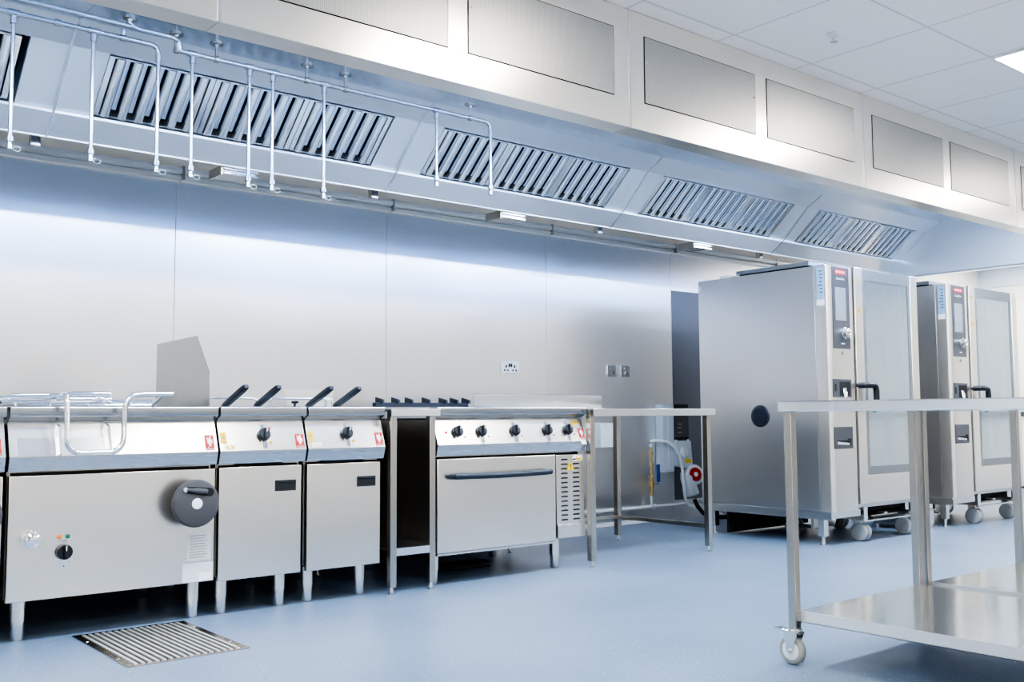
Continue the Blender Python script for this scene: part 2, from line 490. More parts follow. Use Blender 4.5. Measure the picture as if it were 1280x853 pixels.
# canopy ceiling, sloped back and gutter, one set for every section
K1, K2, K3, K4 = (4.305, 2.55), (4.439, 2.476), (4.689, 2.256), (4.79, 2.155)
dn = Vector((0, -0.22, -0.25)).normalized()       # out of the filter plane, down and forward
dv = Vector((0, 0.25, -0.22)).normalized()        # down the filter plane
FL = math.hypot(0.25, 0.22)
for a, b_ in zip(S, S[1:]):
    a1, b1 = a+0.001, b_-0.001
    box(a1, b1, 2.8862, 2.8885, 2.104, 2.549).build('tint_lining', 'hoodblue', hood)  # lining added behind the fascia for its blue reflection on the wall
    box(a1, b1, 2.887, 4.32, 2.55, 2.562).build('canopy_ceiling', 'hood', hood)
    MB().prism([K1, K2, (K2[0]+0.02, K2[1]+0.02), (K1[0]+0.03, K1[1]+0.012)], a1, b1).build('upper_slope', 'hoodslope', hood)
    for (u, v) in ((a1, a+0.166), (a+0.166+1.488, b1)):
        MB().prism([K2, K3, (K3[0]+0.012, K3[1]+0.012), (K2[0]+0.012, K2[1]+0.012)], u, v).build('filter_side_plate', 'hoodslope', hood)
    off = -dn*0.06
    box_m = MB()
    p = [Vector((a+0.166, K2[0], K2[1]))+off, Vector((b_-0.166, K2[0], K2[1]))+off, Vector((b_-0.166, K3[0], K3[1]))+off, Vector((a+0.166, K3[0], K3[1]))+off]
    box_m.face(p)
    box_m.build('plenum_back', 'gap', hood)
    MB().prism([(K3[0]-0.012, K3[1]-0.006), (K3[0]-0.012, K3[1]-0.018), (K4[0]-0.004, K4[1]+0.002), (K4[0]-0.004, K4[1]-0.004), (K4[0]+0.01, K4[1]-0.004),
                (K4[0]+0.01, K4[1]+0.02), (K3[0]+0.012, K3[1]+0.004), (K3[0]+0.004, K3[1]+0.004)], a1, b1).build('grease_gutter', 'hoodslope', hood)
for a in S[1:-1]:
    MB().prism([(K1[0]-0.002,K1[1]-0.001),(K2[0]-0.003,K2[1]-0.003),(K3[0]-0.016,K3[1]-0.016),(K4[0]-0.006,K4[1]-0.002),(K4[0]+0.004,K4[1]+0.006),(K3[0]+0.01,K3[1]+0.01),(K2[0]+0.01,K2[1]+0.01),(K1[0]+0.01,K1[1]+0.004)], a-0.005, a+0.005).build('section_joint', 'top', hood)
    box(a-0.045, a-0.005, 4.86, 4.90, 2.125, 2.18).build('hanger_bracket', 'leg', hood)
# rear closing sheet above the gutter and the end wall
MB().prism([(4.79,2.16),(4.80,2.16),(4.80,2.598),(4.79,2.598)], S[0], HX1).build('rear_sheet', 'hoodrear', hood)
MB().prism([(2.87,2.086),(4.80,2.086),(4.80,2.598),(2.87,2.598)], HX1, HX1+0.015).build('end_panel', 'hoodend', hood)
MB().prism([(2.98,2.086),(4.79,2.086),(4.79,2.10),(2.98,2.10)], HX1-0.05, HX1).build('end_return', 'hood', hood)
# lamps under the canopy ceiling, behind the fascia
for a, b_ in zip(S, S[1:]):
    lt = box(a+0.25, b_-0.25, 3.10, 3.30, 2.515, 2.549).build('light_housing', 'white', hood, 0.004)
    box(a+0.27, b_-0.27, 3.12, 3.28, 2.511, 2.515).build('light_diffuser', 'canopy_light', lt)

# baffle filters: each lifts out
def slope(x, v, w):
    q = Vector((x, K2[0], K2[1])) + dv*v + dn*w
    return q
def sbox(m, x0, x1, v0, v1, w0, w1):
    c = [slope(x, v, w) for w in (w0, w1) for v in (v0, v1) for x in (x0, x1)]
    vs = [m.bm.verts.new(p) for p in c]
    for f in ((0,1,3,2),(4,6,7,5),(0,4,5,1),(2,3,7,6),(0,2,6,4),(1,5,7,3)):
        m.bm.faces.new([vs[i] for i in f])
def channel(m, xc, half, w0, w1, v0, v1, thick=0.0025):
    """a folded U channel standing on the filter plane: two side walls and a face rounded at the corners"""
    sgn = 1 if w1 > w0 else -1
    prof = [(-half, w0)]
    rr_ = half*0.55                      # rounded shoulders either side of a narrow flat face
    for c0, a0 in ((-half+rr_, PI), (half-rr_, PI/2)):
        for i in range(6):
            a_ = a0-PI/2*i/5
            prof.append((c0+rr_*math.cos(a_), w1-sgn*rr_+sgn*rr_*math.sin(a_)))
    prof.append((half, w0))
    A = [m.bm.verts.new(slope(xc+x, v0, w)) for x, w in prof]
    B = [m.bm.verts.new(slope(xc+x, v1, w)) for x, w in prof]
    for i in range(len(prof)-1):
        m.bm.faces.new((A[i], A[i+1], B[i+1], B[i]))
    m.bm.faces.new(A); m.bm.faces.new(B[::-1])
def make_filter(x0, label):
    w = 0.488
    xc = x0+w/2
    o = slope(xc, FL/2, 0)
    t = thing('baffle_filter', label, 'grease filter', o, 'baffle filters in the canopy')
    m = MB()
    sbox(m, x0, x0+0.024, 0.008, FL-0.012, -0.05, 0.004); sbox(m, x0+w-0.024, x0+w, 0.008, FL-0.012, -0.05, 0.004)
    sbox(m, x0+0.012, x0+w-0.012, 0.008, 0.016, -0.05, 0.002); sbox(m, x0+0.012, x0+w-0.012, FL-0.018, FL-0.012, -0.05, 0.004)
    m.build('frame', 'baffle', t)
    n = 6
    pitch = (w-0.024)/n
    m = MB()
    for i in range(n):
        channel(m, x0+0.012+pitch*(i+0.5), 0.0190, -0.014, 0.014, 0.010, FL-0.014)
    m.round = True
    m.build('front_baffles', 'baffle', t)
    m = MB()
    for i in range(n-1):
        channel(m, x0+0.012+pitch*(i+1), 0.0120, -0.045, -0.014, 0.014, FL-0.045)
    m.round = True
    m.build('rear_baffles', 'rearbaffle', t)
    for hx in (x0+0.012+pitch*0.5, x0+w-0.012-pitch*0.5):
        q = [slope(hx, 0.15, 0.012), slope(hx, 0.15, 0.022), slope(hx, 0.21, 0.022), slope(hx, 0.21, 0.012)]
        MB().tube(q, 0.0022, 6).build('bail_handle', 'galv', t)
    return t
bays = [(S[1], 'in the bay behind the seven drop pipes'), (S[2], 'in the bay behind the last two drop pipes'),
        (S[3], 'in the bay just left of the ovens'), (S[4], 'in the last bay, above the ovens')]
names = ('left', 'middle', 'right')
F0 = None
for s_, where in bays:
    for k in range(3):
        lab = names[k] + ' one of three ribbed steel filters ' + where
        if F0 is None:
            F0 = make_filter(s_+0.168, lab); FX = s_+0.168
        else:
            dup(F0, (s_+0.168+0.4915*k-FX, 0, 0), lab)
for k in (2, 1):
    dup(F0, (S[0]+0.15+0.4915*k-FX, 0, 0), 'ribbed steel filter cut off by the photo\'s left edge' if k == 2 else 'ribbed steel filter beyond the photo\'s left edge')
# grease drawers hung at the middle of each section
def grease_drawer(xc, label):
    t = thing('grease_drawer', label, 'grease drawer', (xc, 4.87, 2.11), 'grease drawers under the canopy')
    box(xc-0.09, xc+0.09, 4.813, 4.958, 2.118, 2.150).build('tray', 'lip', t, 0.003)
    box(xc-0.10, xc-0.088, 4.808, 4.963, 2.11, 2.158).build('end_plate', 'leg', t)
    m = MB()
    m.box(xc-0.085, xc+0.10, 4.803, 4.813, 2.116, 2.126).box(xc-0.085, xc+0.10, 4.803, 4.813, 2.138, 2.150)
    m.build('runner', 'chrome', t, 0.002)
    return t
G0 = grease_drawer(2.155, 'small steel grease drawer under the canopy above the two fryers')
for x, l in ((3.985, 'small steel grease drawer under the canopy above the double socket'), (5.83, 'small steel grease drawer under the canopy just left of the nearer oven')):
    dup(G0, (x-2.155, 0, 0), l)

# ------------------------------------------------------------------ fire suppression pipework
PY = 4.22
ZL, ZU = 2.478, 2.512
pipe = thing('suppression_pipework', 'bright steel fire suppression pipe with drop pipes under the canopy', 'pipework', (1.5, PY, 2.4))
R_ = 0.0105
MB().tube([(-0.6, PY, ZL), (1.47, PY, ZL)] + arc((1.477, PY, ZL-0.035), 0.035, 90, 0, 6, 'xz') + [(1.512, PY, ZL-0.06)], R_).build('main_pipe', 'galv', pipe)
MB().tube([(1.372, PY-0.05, 2.549), (1.372, PY-0.05, 2.53), (1.385, PY-0.05, ZU+0.004), (1.41, PY-0.05, ZU), (1.55, PY-0.05, ZU), (1.575, PY-0.045, ZU-0.003), (1.585, PY-0.03, ZL+0.015), (1.60, PY, ZL), (1.63, PY, ZL), (3.29, PY, ZL)] + arc((3.305, PY, ZL-0.035), 0.035, 90, 0, 6, 'xz') + [(3.34, PY, ZL-0.06)], R_).build('main_pipe', 'galv', pipe)
MB().tube([(-0.6, PY-0.10, ZU), (1.372, PY-0.06, ZU)], R_).build('feed_pipe', 'galv', pipe)
drops = [(0.936,1.925),(1.241,1.925),(1.512,1.92),(1.663,1.92),(1.932,1.915),(2.048,1.915),(2.317,1.915),(2.98,2.07),(3.34,2.075)]
for i, (x, zb) in enumerate(drops):
    d = MB().cyl((x, PY, ZL-0.03 if i not in (2, 8) else ZL-0.05), (x, PY, zb+0.04), 0.0083, None, 12).build('drop_pipe', 'galv', pipe)
    m = MB()
    m.lathe((x, PY, ZL-0.012), (0,0,-1), [(0,0.010),(0.002,0.0135),(0.032,0.0135),(0.034,0.010)], 12) if i not in (2, 8) else m.lathe((x, PY, ZL-0.04), (0,0,-1), [(0,0.0135),(0.03,0.0135)], 12)
    m.build('fitting', 'galv', d)
    MB().lathe((x, PY, zb+0.055), (0,0,-1), [(0,0.010),(0.002,0.0145),(0.022,0.0145),(0.026,0.010),(0.036,0.0115),(0.052,0.0115),(0.055,0.008)], 12).build('nozzle', 'galv', d)
    if zb < 2:
        MB().tube([(x+0.011,PY,zb+0.012)] + [Vector((x+0.024+0.014*math.cos(a), PY-0.01, zb+0.006+0.011*math.sin(a))) for a in [PI-i_*2*PI/10 for i_ in range(11)]], 0.0012, 5).build('cap_tether', 'white', d)
    if i not in (2, 8):
        MB().cyl((x-0.022,PY,ZL), (x+0.022,PY,ZL), 0.0145, None, 12).build('tee', 'galv', pipe)
for x in (1.59, 1.773, 2.223, 2.433, 3.20):
    h = MB().lathe((x, PY, 2.5495), (0,0,-1), [(0,0.030),(0.004,0.030),(0.005,0.012),(0.012,0.011)], 16).build('ceiling_flange', 'leg', pipe)
    MB().cyl((x, PY, 2.54), (x, PY, ZL+0.012), 0.006, None, 8).build('hanger_rod', 'leg', h)
    MB().cyl((x-0.009, PY, ZL), (x+0.009, PY, ZL), 0.0155, None, 12).build('pipe_clip', 'leg', h)
h = MB().lathe((1.372, PY-0.05, 2.5495), (0,0,-1), [(0,0.030),(0.004,0.030),(0.005,0.014),(0.012,0.012)], 16).build('ceiling_flange', 'leg', pipe)
for x in (1.10, 1.36):
    MB().cyl((x-0.012,PY,ZL), (x+0.012,PY,ZL), 0.0145, None, 12).build('coupling', 'galv', pipe)
MB().lathe((1.36,PY,ZL), (0,-0.3,1), [(0,0.008),(0.03,0.008),(0.031,0.012),(0.036,0.012)], 10).build('valve', 'galv', pipe)
MB().lathe((1.585,PY-0.03,ZL+0.02), (0.3,0.2,-1), [(-0.01,0.017),(0.03,0.017)], 10).build('union', 'galv', pipe)

# ------------------------------------------------------------------ cooking line helpers
TOPZ = 0.921
PN0, PN1 = (4.270, 0.855), (4.222, 0.722)          # sloping control panel, top and bottom
pn_t = Vector((0, PN0[0]-PN1[0], PN0[1]-PN1[1])).normalized()   # up the panel
pn_n = Vector((0, -(PN0[1]-PN1[1]), PN0[0]-PN1[0])).normalized()  # out of the panel
PC = Vector((0, (PN0[0]+PN1[0])/2, (PN0[1]+PN1[1])/2))
def pan(x, z, w=0.0):
    """point on the sloping panel at height z, w out of it"""
    f = (z-PN1[1])/(PN0[1]-PN1[1])
    return Vector((x, PN1[0]+(PN0[0]-PN1[0])*f, z)) + pn_n*w
def pquad(m, x0, x1, z0, z1, w=0.0012):
    m.face([pan(x0,z0,w), pan(x1,z0,w), pan(x1,z1,w), pan(x0,z1,w)])
    return m
def pbox(m, x0, x1, z0, z1, w0, w1):
    c = [pan(x, z, w) for w in (w0, w1) for z in (z0, z1) for x in (x0, x1)]
    vs = [m.bm.verts.new(p) for p in c]
    for f in ((0,1,3,2),(4,6,7,5),(0,4,5,1),(2,3,7,6),(0,2,6,4),(1,5,7,3)):
        m.bm.faces.new([vs[i] for i in f])
    return m
def ppoly(m, pts, x0, z0, s, w=0.0018):
    m.face([pan(x0+p[0]*s, z0+p[1]*s, w) for p in pts])
    return m
BIRD = [(0.14,0.90),(0.34,0.80),(0.46,0.70),(0.52,0.86),(0.66,0.94),(0.72,0.86),(0.64,0.78),(0.70,0.62),(0.90,0.66),(0.74,0.52),(0.92,0.46),(0.72,0.42),(0.86,0.28),(0.66,0.34),
        (0.60,0.22),(0.74,0.10),(0.52,0.14),(0.34,0.06),(0.44,0.22),(0.40,0.34),(0.22,0.28),(0.36,0.44),(0.16,0.46),(0.34,0.56),(0.12,0.64),(0.32,0.68)]
def red_badge(parent, x0, x1, z0, z1):
    r = pbox(MB(), x0, x1, z0+0.010, z1, 0, 0.0012).build('brand_sticker', 'red', parent)
    tag(r, 'red sticker with a white bird of prey emblem')
    s = (z1-z0-0.010)
    m = MB()
    m.bm.faces.new([m.bm.verts.new(pan(x0+p[0]*(x1-x0), z0+0.010+p[1]*s, 0.0018)) for p in BIRD])
    m.build('emblem', 'paper', r)
    d = pbox(MB(), x0, x1, z0, z0+0.009, 0, 0.0012).build('name_strip', 'red', r)
    ux = Vector((1,0,0))
    T = Matrix((( *ux, 0), (*pn_t, 0), (*pn_n, 0), (0,0,0,1))).transposed()
    T.translation = pan((x0+x1)/2, z0+0.0045, 0.0015)
    text_mesh('FALCON', 0.0088, 'lettering', 'paper', r, T, 0.0002)
def knob(parent, x, z, r=0.029, lamp=None, on_door=False, plate=True, angle=12):
    """black turn knob with a raised grip bar on a small marked back plate"""
    if on_door:
        P = lambda u, v, w: Vector((x+u, 4.25-w, z+v)); nrm = Vector((0,-1,0)); up = Vector((0,0,1))
    else:
        c = pan(x, z); P = lambda u, v, w: c + Vector((1,0,0))*u + pn_t*v + pn_n*w; nrm = pn_n; up = pn_t
    if plate:
        m = MB()
        A = [(-0.011,-0.064),(0.011,-0.064),(0.013,-0.05),(0.011,0.05),(-0.011,0.05),(-0.013,-0.05)]
        v0 = [m.bm.verts.new(P(u, v, 0.0005)) for u, v in A]; v1 = [m.bm.verts.new(P(u, v, 0.003)) for u, v in A]
        m.bm.faces.new(v1)
        for i in range(6): m.bm.faces.new((v0[i], v0[(i+1) % 6], v1[(i+1) % 6], v1[i]))
        bp = m.build('knob_plate', 'chrome', parent)
        m = MB()
        m.face([P(-0.003,-0.060,0.0035),P(0.003,-0.060,0.0035),P(0.003,-0.054,0.0035),P(-0.003,-0.054,0.0035)])
        m.face([P(-0.002,0.040,0.0035),P(0.002,0.040,0.0035),P(0.002,0.046,0.0035),P(-0.002,0.046,0.0035)])
        m.build('marks', 'ink', bp)
    k = MB().lathe(P(0,0,0.002), nrm, [(0,r*0.92),(0.004,r),(0.016,r*0.98),(0.021,r*0.88)], 28).build('knob', 'dark', parent)
    m = MB()
    ca, sa = math.cos(math.radians(angle)), math.sin(math.radians(angle))
    def Q(u, v, w): return P(u*ca+v*sa, -u*sa+v*ca, w)
    g = [Q(u, v, w) for w in (0.018, 0.038) for (u, v) in ((-0.0075,-r*0.95),(0.0075,-r*0.95),(0.0075,r*0.95),(-0.0075,r*0.95))]
    g[4] = Q(-0.006,-r*0.85,0.038); g[5] = Q(0.006,-r*0.85,0.038); g[6] = Q(0.006,r*0.85,0.038); g[7] = Q(-0.006,r*0.85,0.038)
    vs = [m.bm.verts.new(p) for p in g]
    for f in ((3,2,1,0),(4,5,6,7),(0,1,5,4),(1,2,6,5),(2,3,7,6),(3,0,4,7)): m.bm.faces.new([vs[i] for i in f])
    m.build('grip', 'dark', k, 0.002)
    m = MB()
    m.face([Q(-0.0015, r*0.2, 0.0385), Q(0.0015, r*0.2, 0.0385), Q(0.0015, r*0.8, 0.0385), Q(-0.0015, r*0.8, 0.0385)])
    m.build('pointer', 'paper', k)
    return k
def lamp(parent, x, z, mat, on_door=False, r=0.007):
    if on_door: p, n = Vector((x, 4.2505, z)), Vector((0,-1,0))
    else: p, n = pan(x, z), pn_n
    return MB().lathe(p, n, [(0,r),(0.003,r),(0.005,r*0.6)], 12).build('indicator_lamp', mat, parent)
def round_leg(parent, x, y, ztop=0.168):
    l = MB().lathe((x,y,0.072), (0,0,1), [(0,0.0275),(0.001,0.0295),(ztop-0.072,0.0295)], 22).build('leg', 'foot', parent)
    MB().lathe((x,y,0.0), (0,0,1), [(0,0.024),(0.003,0.0265),(0.073,0.0265)], 22).build('adjustable_foot', 'foot', l)
def lip_front(parent, x0, x1, name='front_lip'):
    pts = [(4.30,0.921),(4.230,0.921),(4.225,0.917),(4.224,0.884),(4.228,0.879),(4.268,0.860),(4.272,0.854),(4.30,0.854)]
    return MB().prism(pts, x0, x1).build(name, 'lip', parent, 0.0015, 1)
def control_panel(parent, x0, x1):
    MB().prism([PN0, (PN1[0]+0.0005, PN1[1]+0.002), (4.30,0.724),(4.30,0.855)], x0, x1).build('control_panel', 'panel', parent, 0.001, 1)
    MB().prism([(PN1[0], PN1[1]+0.002), (4.2225,0.716), (4.238,0.667), (4.30,0.667), (4.30,0.7235)], x0, x1).build('lower_bumper', 'bumper', parent, 0.0012, 1)
def carcass(parent, x0, x1, yb=5.02, zb=0.17):
    m = MB()
    m.box(x0+0.007, x0+0.012, 4.292, yb, zb, 0.853).box(x1-0.012, x1-0.007, 4.292, yb, zb, 0.853)
    m.box(x0+0.012, x1-0.012, yb-0.006, yb, zb, 0.853).box(x0+0.012, x1-0.012, 4.292, yb-0.006, zb, zb+0.006)
    m.box(x0+0.012, x1-0.012, 4.286, 4.292, zb+0.01, 0.853)
    m.build('carcass', 'leg', parent)
    box(x0+0.02, x1-0.02, 4.276, 4.288, zb+0.02, 0.66).build('door_recess', 'gap', parent)
def well_top(parent, x0, x1, ox0, ox1, oy0, oy1, depth, yb=5.02):
    """top sheet with an opening and a pressed well under it"""
    m = MB()
    m.box(x0, x1, 4.296, oy0, 0.905, TOPZ).box(x0, x1, oy1, yb, 0.905, TOPZ)
    m.box(x0, ox0, oy0, oy1, 0.905, TOPZ).box(ox1, x1, oy0, oy1, 0.905, TOPZ)
    m.build('top_sheet', 'top', parent)
    m = MB()
    z0 = TOPZ-depth
    m.box(ox0-0.003, ox0, oy0, oy1, z0, 0.918).box(ox1, ox1+0.003, oy0, oy1, z0, 0.918)
    m.box(ox0, ox1, oy0-0.003, oy0, z0, 0.918).box(ox0, ox1, oy1, oy1+0.003, z0, 0.918)
    m.box(ox0-0.003, ox1+0.003, oy0-0.003, oy1+0.003, z0-0.003, z0)
    m.build('pan_well', 'hood', parent)
def tri_sign(parent, x, z, s, flat_y=None):
    P = (lambda u, v, w: pan(x+u, z+v, w)) if flat_y is None else (lambda u, v, w: Vector((x+u, flat_y-w, z+v)))
    m = MB()
    m.face([P(-s,-s*0.8,0.0016),P(s,-s*0.8,0.0016),P(0,s*0.95,0.0016)])
    t_ = m.build('warning_triangle', 'yellow', parent)
    m = MB()
    m.face([P(-s*0.10,-s*0.25,0.0022),P(s*0.10,-s*0.25,0.0022),P(s*0.16,s*0.35,0.0022),P(-s*0.16,s*0.35,0.0022)])
    m.face([P(-s*0.10,-s*0.6,0.0022),P(s*0.10,-s*0.6,0.0022),P(s*0.10,-s*0.4,0.0022),P(-s*0.10,-s*0.4,0.0022)])
    m.build('symbol', 'gap', t_)
    return t_

# ------------------------------------------------------------------ tilting bratt pan
def bratt_pan():
    x0, x1 = 0.972, 1.813
    t = thing('bratt_pan', 'wide steel tilting bratt pan with grey handwheel, between the drain grate and fryers', 'bratt pan', (1.39, 4.62, 0))
    lip_front(t, x0, x1)
    control_panel(t, x0, x1)
    carcass(t, x0, x1)
    well_top(t, x0, x1, x0+0.06, x1-0.06, 4.40, 4.92, 0.17)
    d = box(x0+0.008, x1-0.002, 4.25, 4.276, 0.163, 0.649).build('front_panel', 'door', t, 0.003)
    for lx, ly in ((1.048,4.352),(1.757,4.352),(1.048,4.96),(1.757,4.97)): round_leg(t, lx, ly)
    # pouring spout pressed into the panel: two ribs and a tray floor
    m = MB()
    for xr in (1.155, 1.345):
        m.prism([(4.268,0.852),(4.232,0.842),(4.196,0.732),(4.222,0.726)], xr-0.006, xr+0.006)
    m.build('spout_rib', 'top', t, 0.001, 1)
    pbox(MB(), 1.0, 1.40, 0.728, 0.795, 0.0008, 0.003).build('spout_plate', 'top', t)
    # lid, hinge bars and the U shaped handle hanging over the front
    lid = MB().prism([(4.44,0.928),(4.46,0.955),(4.84,0.958),(4.86,0.93)], x0+0.09, 1.60).build('lid', 'top', t, 0.004)
    hp = [(1.158,4.27,0.952),(1.158,4.19,0.966),(1.159,4.165,0.957),(1.16,4.16,0.93),(1.161,4.155,0.80)] + arc((1.215,4.152,0.79), 0.054, 180, 270, 6, 'xz') + [(1.32,4.152,0.736)] + arc((1.325,4.152,0.79), 0.054, 270, 360, 6, 'xz') + \
         [(1.381,4.155,0.80),(1.384,4.16,0.91)] + [(1.389,4.16,0.935),(1.402,4.162,0.955),(1.425,4.165,0.968),(1.47,4.17,0.972),(1.585,4.17,0.973)]
    h = MB().tube(hp, 0.0115, 12).build('lid_handle', 'chrome', t)
    MB().cyl((1.545,4.17,0.968),(1.545,4.30,0.925),0.006,None,8).build('handle_post', 'chrome', h)
    b1_ = MB().tube([(0.98,4.30,0.955),(1.12,4.30,0.957),(1.22,4.28,0.972),(1.36,4.27,0.972)], 0.012, 10).build('lid_bar', 'chrome', t)
    MB().tube([(0.955,4.36,0.948),(1.39,4.36,0.95)], 0.016, 10).build('lid_bar', 'chrome', t)
    MB().tube([(1.02,4.42,0.966),(1.41,4.42,0.972)], 0.010, 10).build('lid_bar', 'chrome', t)
    for px_ in (1.02, 1.15, 1.30, 1.47):
        MB().cyl((px_,4.36,0.95),(px_,4.36,0.92),0.007,None,8).build('bar_post', 'chrome', t)
    MB().lathe((1.315,4.33,0.955),(1,0,-0.15),[(0,0.009),(0.01,0.016),(0.05,0.013),(0.06,0.007)],12).build('bar_ferrule', 'chrome', t)
    # handwheel with a recessed folding crank
    wx, wy, wz = 1.692, 4.25, 0.509
    MB().cyl((wx,wy+0.001,wz),(wx,4.19,wz),0.028,0.03,18).build('wheel_hub', 'dark', t)
    w = MB().lathe((wx,4.195,wz),(0,-1,0),[(0,0.070),(0.006,0.092),(0.018,0.101),(0.034,0.1015),(0.042,0.098),(0.045,0.092)],48).build('handwheel', 'wheelgrey', t)
    MB().lathe((wx,4.1505,wz),(0,-1,0),[(0,0.023),(0.0012,0.023),(0.002,0.021)],24).build('hub_cap', 'paper', w)
    def slot(cx, cz, L, r, y, ang):
        pts = []
        for i in range(9): a = PI/2+PI*i/8; pts.append((-L+r*math.cos(a)*0.8, r*math.sin(a)*0.8))
        for i in range(9): a = -PI/2+PI*i/8; pts.append((L+r*math.cos(a), r*math.sin(a)))
        ca, sa = math.cos(ang), math.sin(ang)
        return [(cx+u*ca-v*sa, cz+u*sa+v*ca) for u, v in pts]
    MB().prism(slot(wx+0.008, wz+0.052, 0.048, 0.018, 0, -0.13), 4.1504, 4.1494, 'y').build('crank_recess', 'gap', w)
    MB().lathe((wx-0.046,4.149,wz+0.060),(0.99,0,-0.13),[(0,0.006),(0.012,0.008),(0.05,0.0125),(0.085,0.0125),(0.09,0.009)],14).build('folding_crank', 'wheelgrey', w)
    MB().lathe((wx-0.052,4.151,wz+0.060),(0,-1,0),[(0,0.0105),(0.006,0.0105),(0.007,0.005)],14).build('crank_pivot', 'chrome', w)
    # dump valve, selector knob and lamps
    v = MB().lathe((1.062,4.251,0.402),(0,-1,0),[(0,0.034),(0.004,0.034),(0.006,0.026),(0.02,0.026),(0.022,0.030),(0.045,0.029),(0.05,0.020),(0.06,0.019),(0.062,0.012)],12).build('water_valve', 'chrome', t)
    knob(t, 1.188, 0.343, 0.031, on_door=True, angle=0)
    lamp(t, 1.170, 0.404, 'orange', True, 0.010)
    lamp(t, 1.201, 0.403, 'green', True, 0.009)
    # rating plate and maker label
    rp = box(1.690, 1.797, 4.2490, 4.2502, 0.256, 0.374).build('rating_plate', 'plate', t)
    m = MB()
    for i in range(9):
        z = 0.364-i*0.0115
        m.box(1.703, 1.703+0.088*(0.75+0.25*random.random()), 4.2485, 4.2491, z-0.003, z)
    tag(m.build('text_lines', 'ink', rp), None, None, None, 'stuff')
    ml = box(1.672, 1.809, 4.2490, 4.2502, 0.166, 0.246).build('maker_label', 'lightlabel', t)
    box(1.745, 1.800, 4.2484, 4.2491, 0.171, 0.203).build('bar_code_patch', 'paper', ml)
    red_badge(t, 1.757, 1.798, 0.731, 0.796)
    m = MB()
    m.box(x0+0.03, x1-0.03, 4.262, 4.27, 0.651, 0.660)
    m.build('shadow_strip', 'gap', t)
    return t
BP = bratt_pan()
dup(BP, (-0.853, 0, 0), 'steel bratt pan at the photo\'s left edge, mostly cut off by it')

# ------------------------------------------------------------------ fryers
def fryer():
    x0, x1 = 1.823, 2.243
    t = thing('deep_fryer', 'narrow steel deep fryer standing between the bratt pan and another fryer', 'fryer', (2.03, 4.62, 0), 'deep fryers')
    lip_front(t, x0, x1)
    control_panel(t, x0, x1)
    carcass(t, x0, x1)
    well_top(t, x0, x1, x0+0.06, x1-0.06, 4.36, 4.72, 0.25)
    d = box(x0+0.008, x1-0.012, 4.25, 4.276, 0.155, 0.651).build('door', 'door', t, 0.003)
    hf = box(2.098, 2.204, 4.2484, 4.2503, 0.534, 0.584).build('recessed_handle', 'dark', d, 0.001, 1)
    m = MB()
    m.prism([(2.106,0.541),(2.196,0.541),(2.196,0.568),(2.180,0.574),(2.120,0.574),(2.106,0.568)], 4.2478, 4.2485, 'y')
    m.build('finger_slot', 'gap', hf)
    box(2.112, 2.192, 4.244, 4.2482, 0.572, 0.579).build('pull_bar', 'dark', hf, 0.001, 1)
    for lx, ly in ((1.887,4.352),(2.172,4.352),(1.887,4.97),(2.172,4.97)): round_leg(t, lx, ly)
    knob(t, 2.036, 0.792, 0.029, angle=18)
    lamp(t, 2.068, 0.820, 'red'); lamp(t, 2.069, 0.757, 'yellow')
    red_badge(t, 2.192, 2.235, 0.732, 0.794)
    y_ = pbox(MB(), 1.830, 1.858, 0.757, 0.806, 0, 0.0012).build('yellow_sticker', 'yellow', t)
    m = MB()
    ppoly(m, [(0.2,0.55),(0.5,0.2),(0.8,0.55),(0.65,0.9),(0.35,0.9)], 1.834, 0.772, 0.02)
    pquad(m, 1.834, 1.854, 0.762, 0.764, 0.0018)
    m.build('symbol', 'ink', y_)
    w_ = pbox(MB(), 1.845, 1.895, 0.730, 0.752, 0, 0.001).build('warning_label', 'paper', t)
    for dx in (0.013, 0.036):
        m = MB(); ppoly(m, [(-0.5,-0.4),(0.5,-0.4),(0,0.5)], 1.845+dx, 0.741, 0.018, 0.0016); m.build('triangle', 'yellow', w_)
    m = MB().tube([(x0+0.03,4.70,0.921),(x0+0.03,4.70,0.962),(x0+0.05,4.70,0.968),(x1-0.05,4.70,0.968),(x1-0.03,4.70,0.962),(x1-0.03,4.70,0.921)], 0.006, 8)
    m.build('basket_rail', 'chrome', t)
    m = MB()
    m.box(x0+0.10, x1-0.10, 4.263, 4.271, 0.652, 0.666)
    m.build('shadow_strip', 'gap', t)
    return t
FR = fryer()
FR2 = dup(FR, (0.431, 0, 0), 'narrow steel deep fryer standing beside the slim infill bench')
